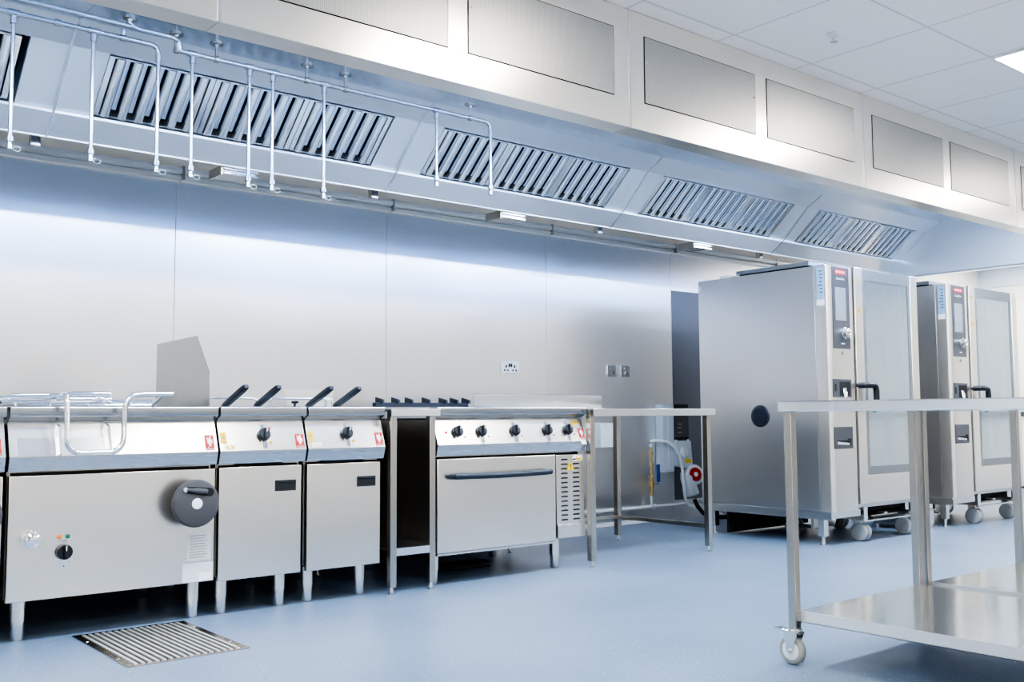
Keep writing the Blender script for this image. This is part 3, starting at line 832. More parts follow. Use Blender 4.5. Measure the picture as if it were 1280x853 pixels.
# flue plate behind the second fryer only
box(2.387, 2.667, 4.735, 4.742, 0.921, 1.016).build('flue_plate', 'top', FR2)
MB().lathe((2.40,4.65,0.921),(0,0,1),[(0,0.006),(0.02,0.006),(0.022,0.018),(0.03,0.02),(0.034,0.01)],12).build('drain_knob', 'iron', FR2)
def fryer_basket(xc, label):
    t = thing('fryer_basket', label, 'fryer basket', (xc, 4.5, 0.78), 'fryer baskets')
    m = MB()
    a, b_, c, d_ = xc-0.06, xc+0.06, 4.40, 4.66
    for z in (0.80, 0.85, 0.90):
        m.tube([(a,c,z),(b_,c,z),(b_,d_,z),(a,d_,z),(a,c,z)], 0.0022, 5)
    for i in range(7):
        x = a+(b_-a)*i/6
        m.tube([(x,c,0.90),(x,c,0.80),(x,d_,0.80),(x,d_,0.90)], 0.0014, 4)
    for i in range(1, 9):
        y = c+(d_-c)*i/9
        m.tube([(a,y,0.90),(a,y,0.80),(b_,y,0.80),(b_,y,0.90)], 0.0014, 4)
    m.build('wire_cage', 'chrome', t)
    g = MB()
    p0, p1 = Vector((xc,4.475,0.925)), Vector((xc,4.235,1.012))
    ax = (p1-p0).normalized(); up = Vector((0,-ax.z,ax.y)) ; up = Vector((0, -ax.z, ax.y))
    sx_ = Vector((1,0,0))
    secs = [(0,0.012,0.009),(0.03,0.0155,0.0125),(0.20,0.0165,0.0135),(0.245,0.0155,0.012),(0.258,0.010,0.008)]
    prev = None
    for dd, hw, hh in secs:
        c_ = p0+ax*dd
        r = [g.bm.verts.new(c_+sx_*(hw*u)+up*(hh*v)) for u, v in ((-1,-0.6),(-0.6,-1),(0.6,-1),(1,-0.6),(1,0.6),(0.6,1),(-0.6,1),(-1,0.6))]
        if prev:
            for i in range(8): g.bm.faces.new((prev[i], prev[(i+1) % 8], r[(i+1) % 8], r[i]))
        else: g.bm.faces.new(r[::-1])
        prev = r
    g.bm.faces.new(prev)
    hd = g.build('handle', 'navy', t)
    m = MB()
    for s_ in (-1, 1):
        m.tube([(xc+s_*0.009,4.47,0.927),(xc+s_*0.022,4.42,0.912),(xc+s_*0.03,4.40,0.895)], 0.003, 6)
    m.tube([(xc-0.012,4.48,0.926),(xc+0.012,4.48,0.926)], 0.004, 6)
    m.build('handle_stem', 'chrome', t)
    return t
B0 = fryer_basket(1.945, 'fryer basket with dark handle, next to the upright splash panel')
for x, l in ((2.105, 'fryer basket with dark handle, right-hand one in the fryer beside the bratt pan'), (2.378, 'fryer basket with dark handle, left-hand one in front of the small back plate'),
             (2.532, 'fryer basket with dark handle, nearest to the slim infill bench')):
    dup(B0, (x-1.945, 0, 0), l)
# splash panel between the pan and the fryers
sp_ = thing('splash_panel', 'upright steel splash panel with a cut corner, between bratt pan and fryers', 'splash guard', (1.818, 4.75, 0.921))
MB().prism([(5.0,0.922),(5.0,1.243),(4.495,1.252),(4.345,1.075),(4.332,0.922)], 1.8155, 1.8185).build('sheet', 'splash', sp_)
box(1.806, 1.8185, 4.34, 5.0, 0.9215, 0.9235).build('foot_flange', 'ovenside', sp_)

# ------------------------------------------------------------------ slim infill bench and range
def square_leg(parent, x, y, w, ztop, foot=0.035, mat='leg'):
    l = box(x-w/2, x+w/2, y-w/2, y+w/2, foot, ztop).build('leg', mat, parent, 0.002)
    MB().lathe((x,y,0),(0,0,1),[(0,0.017),(0.004,0.018),(0.010,0.010),(foot+0.004,0.009)],14).build('foot', 'foot', l)
    return l
t = thing('infill_bench', 'slim steel infill bench with a low shelf, between fryer and range', 'bench', (2.842, 4.6, 0))
MB().prism([(4.19,0.911),(4.19,0.874),(4.198,0.874),(4.20,0.90),(5.0,0.90),(5.02,0.911)], 2.690, 2.984).build('top', 'top', t, 0.002)
for x, y in ((2.718,4.232),(2.952,4.232),(2.718,4.98),(2.952,4.98)): square_leg(t, x, y, 0.036, 0.90)
MB().box(2.70,2.97,4.215,4.235,0.185,0.222).box(2.70,2.97,4.235,5.0,0.214,0.222).build('shelf', 'top', t, 0.001, 1)

def oven_range():
    x0, x1 = 2.992, 4.046
    t = thing('oven_range', 'steel oven range with five black knobs and a long dark door handle', 'range', (3.52, 4.62, 0))
    lip_front(t, x0, x1)
    control_panel(t, x0, x1)
    carcass(t, x0, x1)
    box(x0, x1, 4.296, 5.06, 0.905, TOPZ).build('hob_top', 'top', t)
    d = box(x0+0.004, 3.815, 4.235, 4.272, 0.168, 0.652).build('oven_door', 'door', t, 0.006)
    z0 = 0.562
    pts = [(3.085,4.236,z0-0.002),(3.075,4.212,z0)] + [(3.085+0.65*i/10, 4.192-0.012*math.sin(PI*i/10), z0-0.004*math.sin(PI*i/10)) for i in range(11)] + [(3.745,4.212,z0),(3.735,4.236,z0-0.002)]
    MB().tube(pts, 0.0165, 14).build('door_handle', 'navy', d)
    box(3.0, 3.81, 4.24, 4.27, 0.156, 0.166).build('door_sill', 'foot', t)
    v = box(3.829, 4.044, 4.245, 4.276, 0.255, 0.648).build('vent_panel', 'door', t, 0.002)
    m = MB()
    for i in range(14):
        z = 0.622-i*0.0262
        for xs in (3.864, 3.955):
            m.prism([(xs,z-0.005),(xs+0.052,z-0.005),(xs+0.052,z+0.001),(xs+0.044,z+0.004),(xs+0.008,z+0.004),(xs,z+0.001)], 4.2440, 4.2452, 'y')
    m.build('louvre_slots', 'gap', v)
    tri_sign(t, 3.936, 0.584, 0.030, 4.245)
    w_ = box(3.955, 4.03, 4.2442, 4.2452, 0.612, 0.642).build('warning_label', 'paper', t)
    for xs in (3.985, 4.015): tri_sign(t, xs, 0.627, 0.013, 4.2438)
    box(3.834, 4.046, 4.240, 4.276, 0.178, 0.255).build('kick_plate', 'door', t, 0.003)
    for lx, ly in ((3.05,4.352),(3.905,4.352),(3.05,4.99),(3.905,4.93)): round_leg(t, lx, ly, 0.178)
    lamp(t, 3.059, 0.788, 'red')
    for x in (3.130, 3.289, 3.522, 3.760, 3.916):
        knob(t, x, 0.790, 0.030, angle=15)
        lamp(t, x+0.045, 0.763, 'ink', False, 0.005)
    red_badge(t, 3.998, 4.040, 0.738, 0.796)
    pbox(MB(), 4.002, 4.042, 0.706, 0.732, 0, 0.0012).build('white_sticker', 'paper', t)
    tri_sign(t, 3.966, 0.829, 0.020); tri_sign(t, 3.992, 0.838, 0.012); tri_sign(t, 4.014, 0.836, 0.012)
    # cast iron pan support with upright fingers along the back
    ps = box(3.10, 3.775, 5.0, 5.04, 0.928, 0.955).build('pan_support', 'iron', t, 0.003)
    for x in (3.135, 3.245, 3.34, 3.465, 3.59, 3.675, 3.765):
        MB().prism([(5.055,0.95),(5.055,0.987),(4.975,0.972),(4.970,0.95)], x-0.006, x+0.006).build('support_finger', 'iron', ps)
    for x in (3.12, 3.755):
        box(x-0.02, x+0.02, 4.998, 5.042, 0.921, 0.93).build('support_foot', 'iron', ps)
    for bx_, by_ in ((3.20,4.52),(3.50,4.52),(3.80,4.52)):
        MB().lathe((bx_,by_,0.9205),(0,0,1),[(0,0.10),(0.002,0.10),(0.003,0.09)],28).build('hotplate', 'iron', t)
    return t
oven_range()

# low dark box added to stop light from behind the cooking line
t = box(-0.5, 4.03, 5.13, 5.36, 0.0, 0.86).build('light_blocker', 'blocker', None, 0.003, origin=(1.8, 5.25, 0))
tag(t, 'dark box added behind the cooking line to keep the floor below it black', 'blocker')

# ------------------------------------------------------------------ open work table with upstand
t = thing('work_table', 'open steel work table with an upstand, between the range and the ovens', 'table', (4.6, 4.62, 0))
MB().prism([(4.165,0.912),(4.165,0.868),(4.172,0.868),(4.176,0.902),(5.13,0.902),(5.13,0.912)], 4.052, 5.15).build('table_top', 'top', t, 0.002)
MB().prism([(5.12,0.912),(5.12,1.012),(5.126,1.018),(5.136,1.018),(5.136,0.90),(5.13,0.90)], 3.915, 5.06).build('upstand', 'top', t, 0.001, 1)
for x, y in ((4.072,4.215),(5.098,4.20),(4.10,5.0),(5.085,5.0)): square_leg(t, x, y, 0.038, 0.902)
box(4.09, 5.07, 4.988, 5.014, 0.148, 0.174).build('rear_rail', 'leg', t, 0.002)
box(5.078, 5.104, 4.22, 4.985, 0.148, 0.174).build('side_rail', 'leg', t, 0.002)
box(4.075, 5.09, 4.18, 4.20, 0.868, 0.90).build('apron', 'leg', t)

# ------------------------------------------------------------------ floor drain
t = thing('floor_drain', 'rectangular steel floor drain grate set in the floor before the bratt pan', 'drain grate', (1.455, 3.94, 0))
gx0, gx1, gy0, gy1 = 1.232, 1.688, 3.612, 4.268
m = MB()
m.box(gx0,gx1,gy0,gy0+0.02,0.0004,0.004).box(gx0,gx1,gy1-0.02,gy1,0.0004,0.004).box(gx0,gx0+0.03,gy0+0.02,gy1-0.02,0.0004,0.004).box(gx1-0.03,gx1,gy0+0.02,gy1-0.02,0.0004,0.004)
m.build('frame', 'leg', t)
box(gx0+0.03, gx1-0.03, gy0+0.02, gy1-0.02, 0.0003, 0.0012).build('sump', 'gap', t)
m = MB()
n = 16
for i in range(n):
    x = gx0+0.038+(gx1-gx0-0.076)*i/(n-1)
    m.box(x-0.0058, x+0.0058, gy0+0.02, gy1-0.02, 0.0012, 0.0062)
m.build('grate_bars', 'bars', t)
m = MB()
for (x, y) in ((gx0+0.014,gy0+0.15),(gx0+0.014,gy1-0.15),(gx1-0.014,gy0+0.15),(gx1-0.014,gy1-0.15)):
    m.lathe((x,y,0.004),(0,0,1),[(0,0.008),(0.0012,0.007)],10)
m.build('fixing_screws', 'chrome', t)

# ------------------------------------------------------------------ combi ovens
def combi_oven():
    X0, XC, XE, YF, YB_ = 5.872, 6.158, 7.0, 3.775, 4.89
    Z0, Z1 = 0.225, 1.876
    t = thing('combi_oven', 'tall steel combi oven nearer the work table, grille on its side', 'oven', (6.4, 4.3, 0), 'combi ovens')
    # left service column, then chamber walls
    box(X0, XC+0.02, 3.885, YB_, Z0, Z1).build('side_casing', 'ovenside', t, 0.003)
    m = MB()
    r = 0.03
    out = [(XC-0.005, YF), (XC-0.005, 3.882), (X0, 3.882), (X0, YF+r)] + [(X0+r-r*math.cos(a), YF+r-r*math.sin(a)) for a in [PI/2*i/6 for i in range(1, 7)]]
    m.prism(out, Z0, Z1, 'z')
    col = m.build('control_column', 'ovenfront', t)
    m = MB()
    m.box(XC+0.02, XE-0.03, YB_-0.03, YB_, Z0, Z1).box(XE-0.05, XE-0.02, 3.84, YB_, Z0, Z1)
    m.box(XC+0.02, XE-0.05, 3.84, YB_-0.03, Z1-0.04, Z1).box(XC+0.02, XE-0.05, 3.84, YB_-0.03, Z0, Z0+0.05)
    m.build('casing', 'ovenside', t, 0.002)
    box(X0+0.004, XE-0.024, YB_, YB_+0.004, Z0, Z1-0.005).build('rear_sheet', 'galvback', t)
    m = MB()
    m.box(XC+0.03, XE-0.06, 4.45, 4.46, Z0+0.05, Z1-0.04).box(XC+0.021, XC+0.031, 3.85, 4.45, Z0+0.05, Z1-0.04).box(XE-0.06, XE-0.051, 3.85, 4.45, Z0+0.05, Z1-0.04)
    m.build('chamber_lining', 'chamber', t)
    box(XC-0.004, XC+0.016, 3.80, 3.884, Z0+0.03, Z1).build('door_gap_shade', 'gap', t)  # dark strip put in to widen the darkness of the gap beside the door
    # door with framed glass
    ZD0, ZD1 = 0.262, 1.884
    dy0, dy1 = 3.762, 3.832
    m = MB()
    m.box(6.168, 6.266, dy0, dy1, ZD0, ZD1).box(6.906, XE, dy0, dy1, ZD0, ZD1).box(6.266, 6.906, dy0+0.003, dy1, ZD0, 0.455)
    door = m.build('door', 'ovenfront', t, 0.004)
    m = MB()
    m.box(6.266, 6.303, dy0+0.004, dy1-0.01, 0.455, 1.875).box(6.872, 6.906, dy0+0.004, dy1-0.01, 0.455, 1.875)
    m.box(6.303, 6.872, dy0+0.004, dy1-0.01, 0.455, 0.51).box(6.303, 6.872, dy0+0.004, dy1-0.01, 1.80, 1.875)
    m.build('glass_border', 'glassrim', door)
    box(6.303, 6.872, dy0+0.008, dy0+0.014, 0.51, 1.80).build('glass', 'glass', door)
    box(6.305, 6.85, 3.80, 3.825, 0.842, 0.882).build('inner_bar', 'panelgrey', door)
    m = MB()
    m.tube([(6.185,dy0+0.01,1.067),(6.185,3.72,1.067),(6.20,3.705,1.067),(6.27,3.70,1.067),(6.29,3.70,1.058),(6.298,3.70,1.03),(6.298,3.70,0.93),(6.29,3.70,0.905),(6.272,3.715,0.90)], 0.021, 12)
    hd = m.build('door_handle', 'dark', door)
    box(6.303, 6.322, 3.69, 3.712, 0.91, 1.06).build('handle_cap', 'white', hd, 0.006)
    for z in (1.80, 1.585):
        m = MB(); s = 0.024
        m.face([(6.213-s*0.8,dy0-0.0006,z-s*0.8),(6.213+s*0.8,dy0-0.0006,z-s*0.8),(6.213,dy0-0.0006,z+s)])
        w_ = m.build('warning_triangle', 'yellow', door)
        m = MB()
        m.face([(6.213-0.008,dy0-0.0009,z-0.012),(6.213+0.008,dy0-0.0009,z-0.012),(6.213,dy0-0.0009,z+0.008)])
        m.build('symbol', 'orange', w_)
    # control panel: badge, screen, dial
    cp = box(5.908, 6.112, YF-0.004, YF+0.002, 1.312, 1.868).build('control_panel', 'panelgrey', t, 0.003)
    tag(cp, 'dark grey control panel with screen and chrome dial')
    box(5.938, 6.068, YF-0.0055, YF-0.004, 1.502, 1.728).build('screen', 'screen', cp, 0.001, 1)
    MB().lathe((6.040,YF-0.004,1.417),(0,-1,0),[(0,0.040),(0.008,0.040),(0.010,0.036),(0.034,0.034),(0.038,0.026),(0.039,0.012),(0.036,0.010)],28).build('dial', 'chrome', cp)
    bg = box(5.942, 6.072, YF-0.0056, YF-0.004, 1.815, 1.850).build('brand_badge', 'red', cp)
    T = Matrix(((1,0,0,6.007),(0,0,-1,YF-0.006),(0,1,0,1.8325),(0,0,0,1)))
    text_mesh('RATIONAL', 0.024, 'badge_lettering', 'paper', cp, T)
    T = Matrix(((1,0,0,6.007),(0,0,-1,YF-0.0045),(0,1,0,1.787),(0,0,0,1)))
    text_mesh('iCombi Pro', 0.021, 'model_lettering', 'paper', cp, T)
    T = Matrix(((1,0,0,6.02),(0,0,-1,YF-0.0045),(0,1,0,1.345),(0,0,0,1)))
    box(5.998, 6.040, YF-0.005, YF-0.004, 1.343, 1.351).build('button_mark', 'paper', cp)
    MB().lathe((6.012,YF-0.0005,1.283),(0,-1,0),[(0,0.013),(0.003,0.013),(0.004,0.009)],14).build('key_lock', 'leg', t)
    # hose recess and lower grip recess
    def recess(z0, z1, kind):
        pl = box(5.888, 6.108, YF-0.004, YF+0.002, z0, z1).build('hose_bay' if kind else 'card_slot', 'panelgrey', t, 0.003)
        if kind:
            box(5.965, 6.085, YF-0.0052, YF-0.004, z0+0.01, z1-0.018).build('bay_opening', 'gap', pl)
            MB().lathe((6.012,YF-0.006,1.045),(0,-0.15,-1),[(0,0.014),(0.03,0.019),(0.07,0.017),(0.075,0.01)],14).build('spray_lever', 'chrome', pl)
            MB().prism([(5.905,1.02),(5.925,1.03),(5.925,1.07),(5.905,1.075)], YF-0.005, YF-0.004, 'y').build('side_vent', 'gap', pl)
        else:
            MB().prism([(5.915,z0+0.028),(6.085,z0+0.020),(6.085,z0+0.068),(6.045,z0+0.066),(6.040,z0+0.056),(5.915,z0+0.056)], YF-0.0052, YF-0.004, 'y').build('slot_opening', 'gap', pl)
            MB().prism([(5.918,z0+0.030),(6.06,z0+0.024),(6.06,z0+0.036),(5.918,z0+0.048)], YF-0.0062, YF-0.0052, 'y').build('slot_tongue', 'plate', pl)
    recess(0.985, 1.107, True)
    recess(0.640, 0.787, False)
    # side details: speaker grille, blue label, white label
    g = MB().lathe((X0,4.35,0.860),(-1,0,0),[(-0.001,0.078),(0.006,0.078),(0.010,0.072),(0.010,0.058),(0.004,0.056)],36).build('side_grille', 'navy', t)
    m = MB()
    for i in range(-5, 6):
        L = math.sqrt(max(0, 0.054**2-(i*0.0095)**2))
        m.box(X0-0.0075, X0-0.0045, 4.35-L, 4.35+L, 0.860+i*0.0095-0.003, 0.860+i*0.0095+0.003)
    m.build('grille_bars', 'iron', g)
    bl = box(X0-0.0012, X0+0.0005, 3.812, 3.864, 1.645, 1.862).build('blue_label', 'bluelabel', t)
    m = MB()
    for i in range(7):
        z = 1.84-i*0.024
        m.box(X0-0.0018, X0-0.0012, 3.820, 3.820+0.02+0.018*random.random(), z-0.006, z)
    tag(m.build('print_lines', 'iron', bl), None, None, None, 'stuff')
    box(X0-0.0015, X0+0.0005, 3.808, 3.870, 1.604, 1.642).build('white_label', 'paper', t)
    box(X0-0.0012, X0+0.0005, 4.868, 4.888, 1.80, 1.835).build('corner_tag', 'paper', t)
    # top: vent cover and cable entry
    vc = box(X0+0.04, XE-0.35, 3.95, 4.57, Z1+0.016, Z1+0.045).build('vent_cover', 'lip', t, 0.003)
    box(X0+0.06, XE-0.37, 3.97, 4.55, Z1, Z1+0.016).build('vent_gap', 'gap', vc)
    box(X0+0.04, X0+0.12, 4.62, 4.72, Z1, Z1+0.028).build('cable_entry', 'paper', t, 0.004)
    # base frame on four legs
    m = MB()
    m.box(X0, X0+0.05, 3.80, YB_-0.02, 0.168, 0.224).box(X0+0.05, XC+0.06, 3.80, 3.84, 0.178, 0.224)
    m.box(XE-0.07, XE-0.02, 3.87, YB_-0.02, 0.168, 0.224).box(X0+0.05, XE-0.07, YB_-0.06, YB_-0.02, 0.168, 0.224)
    m.build('base_frame', 'foot', t, 0.002)
    box(X0+0.055, XE-0.075, 3.90, 4.82, 0.192, 0.222).build('added_shade_sheet', 'gap', t)  # dark sheet added to deepen the shade under the oven
    box(X0+0.06, XE-0.07, 4.70, 4.715, 0.012, 0.19).build('rear_blocker', 'gap', t)  # added to keep out light from behind the oven
    for lx, ly in ((5.897,3.885),(5.897,4.80),(6.955,3.90),(6.955,4.80)):
        l = box(lx-0.024, lx+0.024, ly-0.024, ly+0.024, 0.058, 0.17).build('leg', 'foot', t, 0.002)
        MB().lathe((lx,ly,0),(0,0,1),[(0,0.024),(0.005,0.024),(0.010,0.012),(0.06,0.012)],14).build('foot', 'foot', l)
    MB().prism([(5.93,0.10),(6.18,0.10),(6.215,0.165),(5.93,0.165)], 3.98, 4.0, 'y').build('drip_channel', 'leg', t)
    MB().tube([(6.05,4.4,0.16),(6.02,4.2,0.10),(6.1,4.05,0.09),(6.19,4.04,0.12)], 0.014, 8).build('drain_hose', 'cable', t)
    return t
def oven_trolley():
    t = thing('oven_trolley', 'roll-in rack trolley on grey castors under the nearer combi oven', 'trolley', (6.57, 4.1, 0), 'rack trolleys inside the ovens')
    box(6.225, 6.92, 3.775, 3.80, 0.136, 0.146).build('front_bar', 'foot', t, 0.002)
    for x in (6.262, 6.885):
        box(x-0.022, x+0.022, 3.786, 3.81, 0.146, 0.238).build('bracket', 'top', t, 0.002)
    m = MB()
    m.box(6.24, 6.27, 3.80, 4.42, 0.146, 0.176).box(6.88, 6.91, 3.80, 4.42, 0.146, 0.176).box(6.24, 6.91, 4.39, 4.42, 0.146, 0.176)
    m.build('chassis', 'leg', t)
    box(6.45, 6.80, 3.86, 4.30, 0.15, 0.163).build('drip_tray', 'leg', t)
    box(6.52, 6.56, 3.80, 3.86, 0.176, 0.186).build('catch', 'foot', t)
    for x, y in ((6.285,3.842),(6.865,3.842),(6.285,4.38),(6.865,4.38)):
        c = MB().box(x-0.010,x+0.010,y-0.012,y+0.05,0.075,0.146).build('castor', 'foot', t, 0.003)
        for dx in (-0.022, 0.022):
            MB().lathe((x+dx-0.015,y,0.062),(1,0,0),[(0,0.05),(0.002,0.058),(0.006,0.062),(0.024,0.062),(0.028,0.058),(0.03,0.05)],28).build('wheel', 'castor', c)
    # rack uprights seen dimly through the glass
    m = MB()
    for x in (6.36, 6.82):
        for y in (3.93, 4.38):
            m.box(x-0.012, x+0.012, y-0.012, y+0.012, 0.28, 1.78)
    m.build('upright', 'chrome', t)
    m = MB()
    for i in range(20):
        z = 0.36+i*0.07
        for x in (6.385, 6.795):
            m.box(x-0.012, x+0.012, 3.92, 4.39, z, z+0.004)
    m.build('rack_rails', 'chrome', t)
    return t
CO = combi_oven()
OT = oven_trolley()
dup(CO, (1.64, 0, 0), 'tall steel combi oven standing behind and beyond the nearer one')
dup(OT, (1.64, 0, 0), 'roll-in rack trolley on grey castors under the farther combi oven')
t = thing('drain_box', 'low pale metal drain box on the floor between the two ovens', 'drain box', (7.27, 3.98, 0))
box(7.13, 7.40, 3.90, 4.25, 0.03, 0.135).build('tray', 'foot', t, 0.004)
box(7.12, 7.41, 3.89, 4.26, 0.135, 0.145).build('lid', 'foot', t, 0.002)
for x, y in ((7.15,3.92),(7.38,3.92),(7.15,4.23),(7.38,4.23)):
    MB().cyl((x,y,0),(x,y,0.03),0.012,None,10).build('foot', 'foot', t)

# ------------------------------------------------------------------ mobile tables on the right
def mobile_table(tx0, tx1, lx0, lx1, label):
    ty1, ty0 = 2.143, 0.90
    t = thing('mobile_table', label, 'table', ((tx0+tx1)/2, (ty0+ty1)/2, 0), 'mobile steel tables')
    r = 0.014
    def rr(x0, x1, y0, y1, r):
        pts = []
        for cx_, cy_, a0 in ((x1-r,y1-r,0),(x0+r,y1-r,90),(x0+r,y0+r,180),(x1-r,y0+r,270)):
            for i in range(5):
                a = math.radians(a0+90*i/4); pts.append((cx_+r*math.cos(a), cy_+r*math.sin(a)))
        return pts
    MB().prism(rr(tx0, tx1, ty0, ty1, r), 0.883, 0.919, 'z').build('table_top', 'table', t, 0.003)
    ys = (2.120, 0.925)
    w = 0.0155
    m = MB()
    z0, z1 = 0.148, 0.187
    m.prism(rr(lx0+w+0.002, lx1-w-0.002, ys[1]-w+0.002, ys[0]-0.010, 0.006), z1-0.004, z1, 'z')
    a, b_, c, d_ = lx0+w+0.002, lx1-w-0.002, ys[1]-w+0.002, ys[0]-0.010
    rim = MB()
    rim.box(a-0.002, a+0.001, c, d_, z0, z1-0.001).box(b_-0.001, b_+0.002, c, d_, z0, z1-0.001).box(a+0.001, b_-0.001, c-0.001, c+0.002, z0, z1-0.001).box(a+0.001, b_-0.001, d_-0.002, d_+0.001, z0, z1-0.001)
    rim.box(a-0.002, a+0.012, c, d_, z0, z0+0.002)
    m.build('lower_shelf', 'table', t)
    rim.build('shelf_rim', 'edge', t)
    for i, x in enumerate((lx0, lx1)):
        for y in ys:
            box(x-w, x+w, y-w, y+w, 0.127, 0.884).build('leg', 'leg', t, 0.002)
            c_ = MB()
            c_.lathe((x,y,0.127),(0,0,-1),[(0,0.022),(0.004,0.022),(0.006,0.026),(0.012,0.026),(0.014,0.020)],18)
            s = 0.012
            c_.box(x-0.024, x+0.024, y-0.022, y+0.030, 0.106, 0.115)
            for sx_ in (-0.022, 0.019):
                c_.prism([(y-0.022,0.112),(y+0.032,0.112),(y+0.034,0.098),(y+0.024,0.050),(y+0.012,0.038),(y+0.002,0.042),(y-0.002,0.060)], x+sx_, x+sx_+0.003)
            cas = c_.build('castor', 'foot', t)
            wy = y+0.012
            MB().lathe((x-0.014,wy,0.050),(1,0,0),[(0,0.040),(0.002,0.046),(0.007,0.050),(0.021,0.050),(0.026,0.046),(0.028,0.040)],32).build('wheel', 'tyre', cas)
            MB().lathe((x-0.0165,wy,0.050),(1,0,0),[(0,0.012),(0.001,0.030),(0.003,0.034),(0.030,0.034),(0.032,0.030),(0.033,0.012)],24).build('wheel_centre', 'white', cas)
            MB().lathe((x-0.027,wy,0.050),(1,0,0),[(0,0.005),(0.002,0.008),(0.052,0.008),(0.054,0.005)],10).build('axle', 'chrome', cas)
            if y > 1.5:
                MB().prism([(y+0.020,0.116),(y+0.055,0.122),(y+0.085,0.118),(y+0.088,0.112),(y+0.055,0.114),(y+0.020,0.106)], x-0.018, x+0.018).build('brake_pedal', 'chrome', cas, 0.002)
    return t
mobile_table(2.982, 3.907, 3.030, 3.877, 'steel mobile table nearest the camera, its castor and low shelf in view')
mobile_table(3.911, 4.845, 3.944, 4.793, 'steel mobile table butted behind the nearer one, farther from the floor drain')

# ------------------------------------------------------------------ things on the back wall
t = thing('double_socket', 'steel double wall socket on the cladding above the range', 'socket', (4.64, YW, 1.22))
pl = box(4.556, 4.726, YW-0.012, YW-0.0005, 1.18, 1.266).build('face_plate', 'paper', t, 0.003)
for cx_ in (4.602, 4.68):
    m = MB()
    m.box(cx_-0.006, cx_+0.006, YW-0.0132, YW-0.0118, 1.222, 1.242).box(cx_-0.021, cx_-0.009, YW-0.0132, YW-0.0118, 1.197, 1.211).box(cx_+0.009, cx_+0.021, YW-0.0132, YW-0.0118, 1.197, 1.211)
    m.build('socket_holes', 'gap', pl)
for cx_ in (4.631, 4.651):
    sw = box(cx_-0.007, cx_+0.007, YW-0.016, YW-0.011, 1.228, 1.254).build('rocker_switch', 'dark', pl, 0.002)
t = thing('isolator_switch', 'left one of two small steel isolator switches on the wall cladding', 'switch', (5.69, YW, 1.225), 'small steel isolator switches')
pl = box(5.640, 5.742, YW-0.014, YW-0.0005, 1.18, 1.272).build('face_plate', 'chrome', t, 0.003)
box(5.660, 5.684, YW-0.0152, YW-0.0138, 1.235, 1.262).build('indicator', 'ink', pl)
box(5.684, 5.712, YW-0.022, YW-0.012, 1.196, 1.222).build('rocker', 'leg', pl, 0.002)
dup(t, (0.155, 0, 0), 'right one of two small steel isolator switches on the wall cladding')
t = thing('junction_box', 'white wall box with a small yellow sticker under the work table', 'junction box', (5.58, YW, 0.7))
m = box(5.455, 5.675, YW-0.115, YW-0.0005, 0.622, 0.81).build('case', 'white', t, 0.004)
box(5.61, 5.668, YW-0.1162, YW-0.1145, 0.626, 0.655).build('sticker', 'yellow', t)
t = thing('power_isolator', 'tall grey power isolator box on the wall, red socket at its foot', 'isolator', (6.35, YW, 0.6))
m = MB().box(6.20, 6.335, YW-0.088, YW-0.003, 0.40, 0.96).build('enclosure', 'grey', t, 0.006)
box(6.255, 6.262, YW-0.0905, YW-0.087, 0.42, 0.94).build('lid_seam', 'white', t)
box(6.335, 6.52, YW-0.085, YW-0.003, 0.665, 0.96).build('meter_box', 'gap', t, 0.004)
mw = box(6.345, 6.51, YW-0.0875, YW-0.084, 0.685, 0.93).build('meter_window', 'panelgrey', t)
m = MB()
for z in (0.80, 0.77, 0.73):
    m.box(6.38, 6.43, YW-0.0885, YW-0.0874, z-0.01, z)
m.build('meter_marks', 'ink', mw)
for x in (6.355, 6.505):
    MB().cyl((x,YW-0.085,0.655),(x,YW-0.093,0.655),0.012,None,10).build('fixing_lug', 'white', t)
sb = MB().prism([(6.335,0.655),(6.53,0.655),(6.55,0.46),(6.52,0.42),(6.335,0.45)], YW-0.10, YW-0.003, 'y').build('switched_socket', 'grey', t, 0.006)
MB().lathe((6.435,YW-0.101,0.565),(0,-1,0),[(0,0.045),(0.012,0.045),(0.016,0.038)],24).build('rotary_switch', 'white', sb)
box(6.428, 6.442, YW-0.126, YW-0.115, 0.525, 0.605).build('switch_grip', 'grey', sb, 0.003)
box(6.455, 6.525, YW-0.1015, YW-0.0995, 0.470, 0.505).build('yellow_sticker', 'yellow', sb)
pd = Vector((-0.25, -0.95, 0.2)).normalized()
pc = Vector((6.53, YW-0.10, 0.365))
plg = MB().lathe(pc-pd*0.05, pd, [(0,0.05),(0.02,0.07),(0.06,0.082),(0.10,0.085),(0.105,0.078)], 28).build('plug_housing', 'white', sb)
MB().lathe(pc+pd*0.055, pd, [(0,0.058),(0.006,0.058),(0.008,0.05)], 28).build('red_face', 'red', sb)
MB().lathe(pc+pd*0.063, pd, [(0,0.02),(0.003,0.02)], 14).build('pin_disc', 'paper', sb)
MB().lathe((6.47,YW-0.085,0.40),(0.18,-0.2,-1),[(0,0.045),(0.05,0.06),(0.13,0.058),(0.20,0.062),(0.21,0.05)],18).build('plug_body', 'grey', sb)
t = box(6.424, 7.30, YW-0.0026, YW-0.0004, 0.16, 1.93).build('oven_reflection', 'ovenmirror', None, 0.002, origin=(6.86, YW, 0.16))  # dark sheet put in as the oven's mirror image on the cladding
tag(t, 'dark sheet on the wall standing in for the reflection of the nearer oven', 'painted reflection')
t = MB().tube([(6.515,YW-0.14,0.17),(6.535,YW-0.155,0.11),(6.58,YW-0.18,0.05),(6.66,YW-0.24,0.02),(6.85,YW-0.35,0.018)], 0.018, 10).build('power_cable', 'cable', None, origin=(6.5, YW-0.13, 0.02))
tag(t, 'thick black cable running from the red wall socket down to the floor', 'cable')
